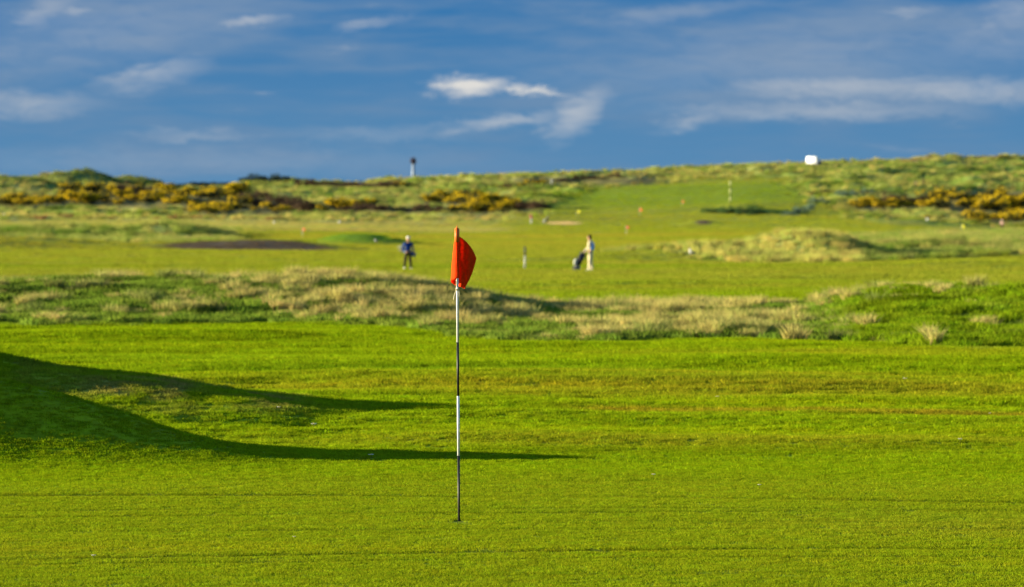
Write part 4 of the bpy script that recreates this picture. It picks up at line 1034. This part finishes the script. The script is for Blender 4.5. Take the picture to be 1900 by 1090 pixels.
band(bp, [(1030, 338), (1150, 329)], 10, 12, 18, .5, 'small brown bush along the right half of the line under the skyline', 'heath bush', 'right half of the skyline bush line', 1.5, 17)
band(Y3, [(1588, 385), (1640, 384)], 4, 18, 24, .8, 'yellow gorse at the left end of the right hand thicket', 'gorse bush', 'left end of the right gorse thicket', 2, 18)
band(bp, [(1635, 378), (1720, 378)], 7, 20, 28, .75, 'dark brown bush in the right hand gorse thicket', 'heath bush', 'brown bushes of the right thicket', 2, 19)
band(Y3, [(1640, 386), (1760, 384)], 7, 18, 26, .7, 'yellow gorse low at the front of the right hand thicket', 'gorse bush', 'front of the right gorse thicket', 1.5, 20)
band(MIX, [(1730, 376), (1960, 372)], 13, 24, 36, .85, 'gorse with yellow flowers at the back of the right hand thicket', 'gorse bush', 'back of the right gorse thicket', 4, 21)
band(Y3, [(1770, 388), (1960, 390)], 10, 24, 36, .8, 'bright yellow gorse in the middle of the right hand thicket', 'gorse bush', 'middle of the right gorse thicket', 3, 22)
band(Y3, [(1795, 411), (1960, 408)], 9, 24, 34, .8, 'bright yellow gorse lowest on the right above the far walker', 'gorse bush', 'lowest gorse on the right', 2, 23)
band(MIX, [(1712, 405), (1755, 405)], 3, 12, 16, .5, 'little gorse standing apart below the right hand thicket', 'gorse bush', 'little gorse standing apart', 1, 24)
band(blp, [(1462, 398), (1520, 380)], 6, 18, 26, .5, 'pale blue green shrub at the left foot of the grassy hill', 'shrub', 'blue green shrubs at the hill foot', 3, 25)
band(blp, [(1550, 366), (1630, 358)], 6, 16, 22, .5, 'pale blue green shrub higher on the grassy hill', 'shrub', 'blue green shrubs higher on the hill', 1.5, 26)
band(bp, [(1490, 362), (1590, 354)], 6, 14, 20, .4, 'low brown bush above the blue green shrubs on the hill', 'heath bush', 'brown bushes on the hill', 1.5, 27)
band(grp, [(1318, 398), (1415, 398)], 9, 14, 22, .7, 'dark green shrub on the hummock below the banded pole', 'shrub', 'shrubs on the hummock', 2, 28)
band(rup, [(40, 406), (140, 404)], 3, 12, 18, .6, 'russet shrub in the dry strip at the far left', 'shrub', 'russet shrubs far left', 2, 29)
band(rup, [(280, 408), (385, 406)], 5, 12, 18, .7, 'russet shrub in the dry strip before the left gorse', 'shrub', 'russet shrubs before the left gorse', 2, 30)
band(rup, [(490, 408), (522, 408)], 3, 12, 16, .8, 'russet shrub beside the dim tee marker', 'shrub', 'russet shrubs by the tee marker', 1, 31)
rn = random.Random(5)
for k, (px, wd, hf) in enumerate([(472, 34, .70), (486, 38, .82), (500, 40, .85), (520, 36, .72), (540, 30, .60), (455, 26, .5)]):
    plant(trp, px, 0, wd, hf, ['leftmost but one dark tree of the small wood on the left skyline', 'third dark tree from the left of the small skyline wood', 'tallest dark tree in the middle of the small skyline wood', 'fifth dark tree from the left of the small skyline wood',
          'rightmost dark tree of the small wood on the left skyline', 'leftmost lowest dark tree of the small wood on the left skyline'][k], 'tree', 'small wood on the left skyline', 1420 + 12 * k, rn)
band(trp, [(300, 345), (450, 343)], 9, 18, 30, .28, 'low dark bushy tree in the line between dune and wood', 'tree', 'low dark tree line on the left skyline', 1, 33)
band(bp, [(1790, 294), (1900, 296)], 6, 14, 20, .3, 'low dark bush along the right end of the skyline', 'heath bush', 'bushes at the right end of the skyline', 1, 34)

# ------------------------------------------------------------------ white flower heads in the near grass
M_pet = mat('daisy_petal', (.62, .60, .50), .7, .2); M_eye = mat('daisy_eye', (.6, .4, .03), .7, .2)


def daisy(px, row, s, label):
    x_, y_, z_ = hit(px, row, 21, 80); o = empty('daisy', (x_, y_, z_), random.uniform(0, 6), label, 'flower'); o.scale = (s, s, s)
    bm = bmesh.new()
    for k in range(11):
        an = k / 11 * 2 * PI; c = Vector((math.cos(an), math.sin(an), 0)) * .011; M = Matrix.Translation(c + Vector((0, 0, .036))) @ Matrix.Rotation(an, 4, 'Z') @ Matrix.Diagonal((1, .42, .2, 1))
        bmesh.ops.create_uvsphere(bm, u_segments=8, v_segments=5, radius=.0085, matrix=M)
    from_bm('petals', bm, M_pet, o)
    bm = bmesh.new(); ball(bm, (0, 0, .037), .0055, (1, 1, .6), 10, 6); from_bm('eye', bm, M_eye, o)
    bm = bmesh.new(); tube(bm, (0, 0, -.01), (0, 0, .036), .0012, .0012, 6); from_bm('stem', bm, L_wood, o)


for px, row, s, lab in [(517, 762, 1.0, 'pale flower in the shadow of the second mound left of the flagstick'), (582, 797, 1.5, 'brightest white flower on the lit grass between the two mound shadows'),
                        (688, 855, 1.4, 'white flower at the upper edge of the long nearest shadow'), (1680, 710, 1.4, 'white flower on the right hand grass below the lush bank'),
                        (1332, 742, 1.0, 'small white flower in the middle of the right hand grass'), (1783, 823, 1.1, 'pale flower near the right edge of the lower fairway'),
                        (1213, 888, .9, 'tiny white flower just beyond the putting green right of the flagstick'), (1410, 907, .8, 'tiny pale flower on the far edge of the putting green at right'),
                        (172, 1040, .8, 'tiny white flower on a dark line at bottom left'), (545, 1003, .6, 'tiny white flower on the green left of the flagstick'), (1402, 696, .8, 'faint white flower highest on the right hand grass'), (1838, 772, .8, 'faint flower by the long dark line near the right edge')]:
    daisy(px, row, s, lab)
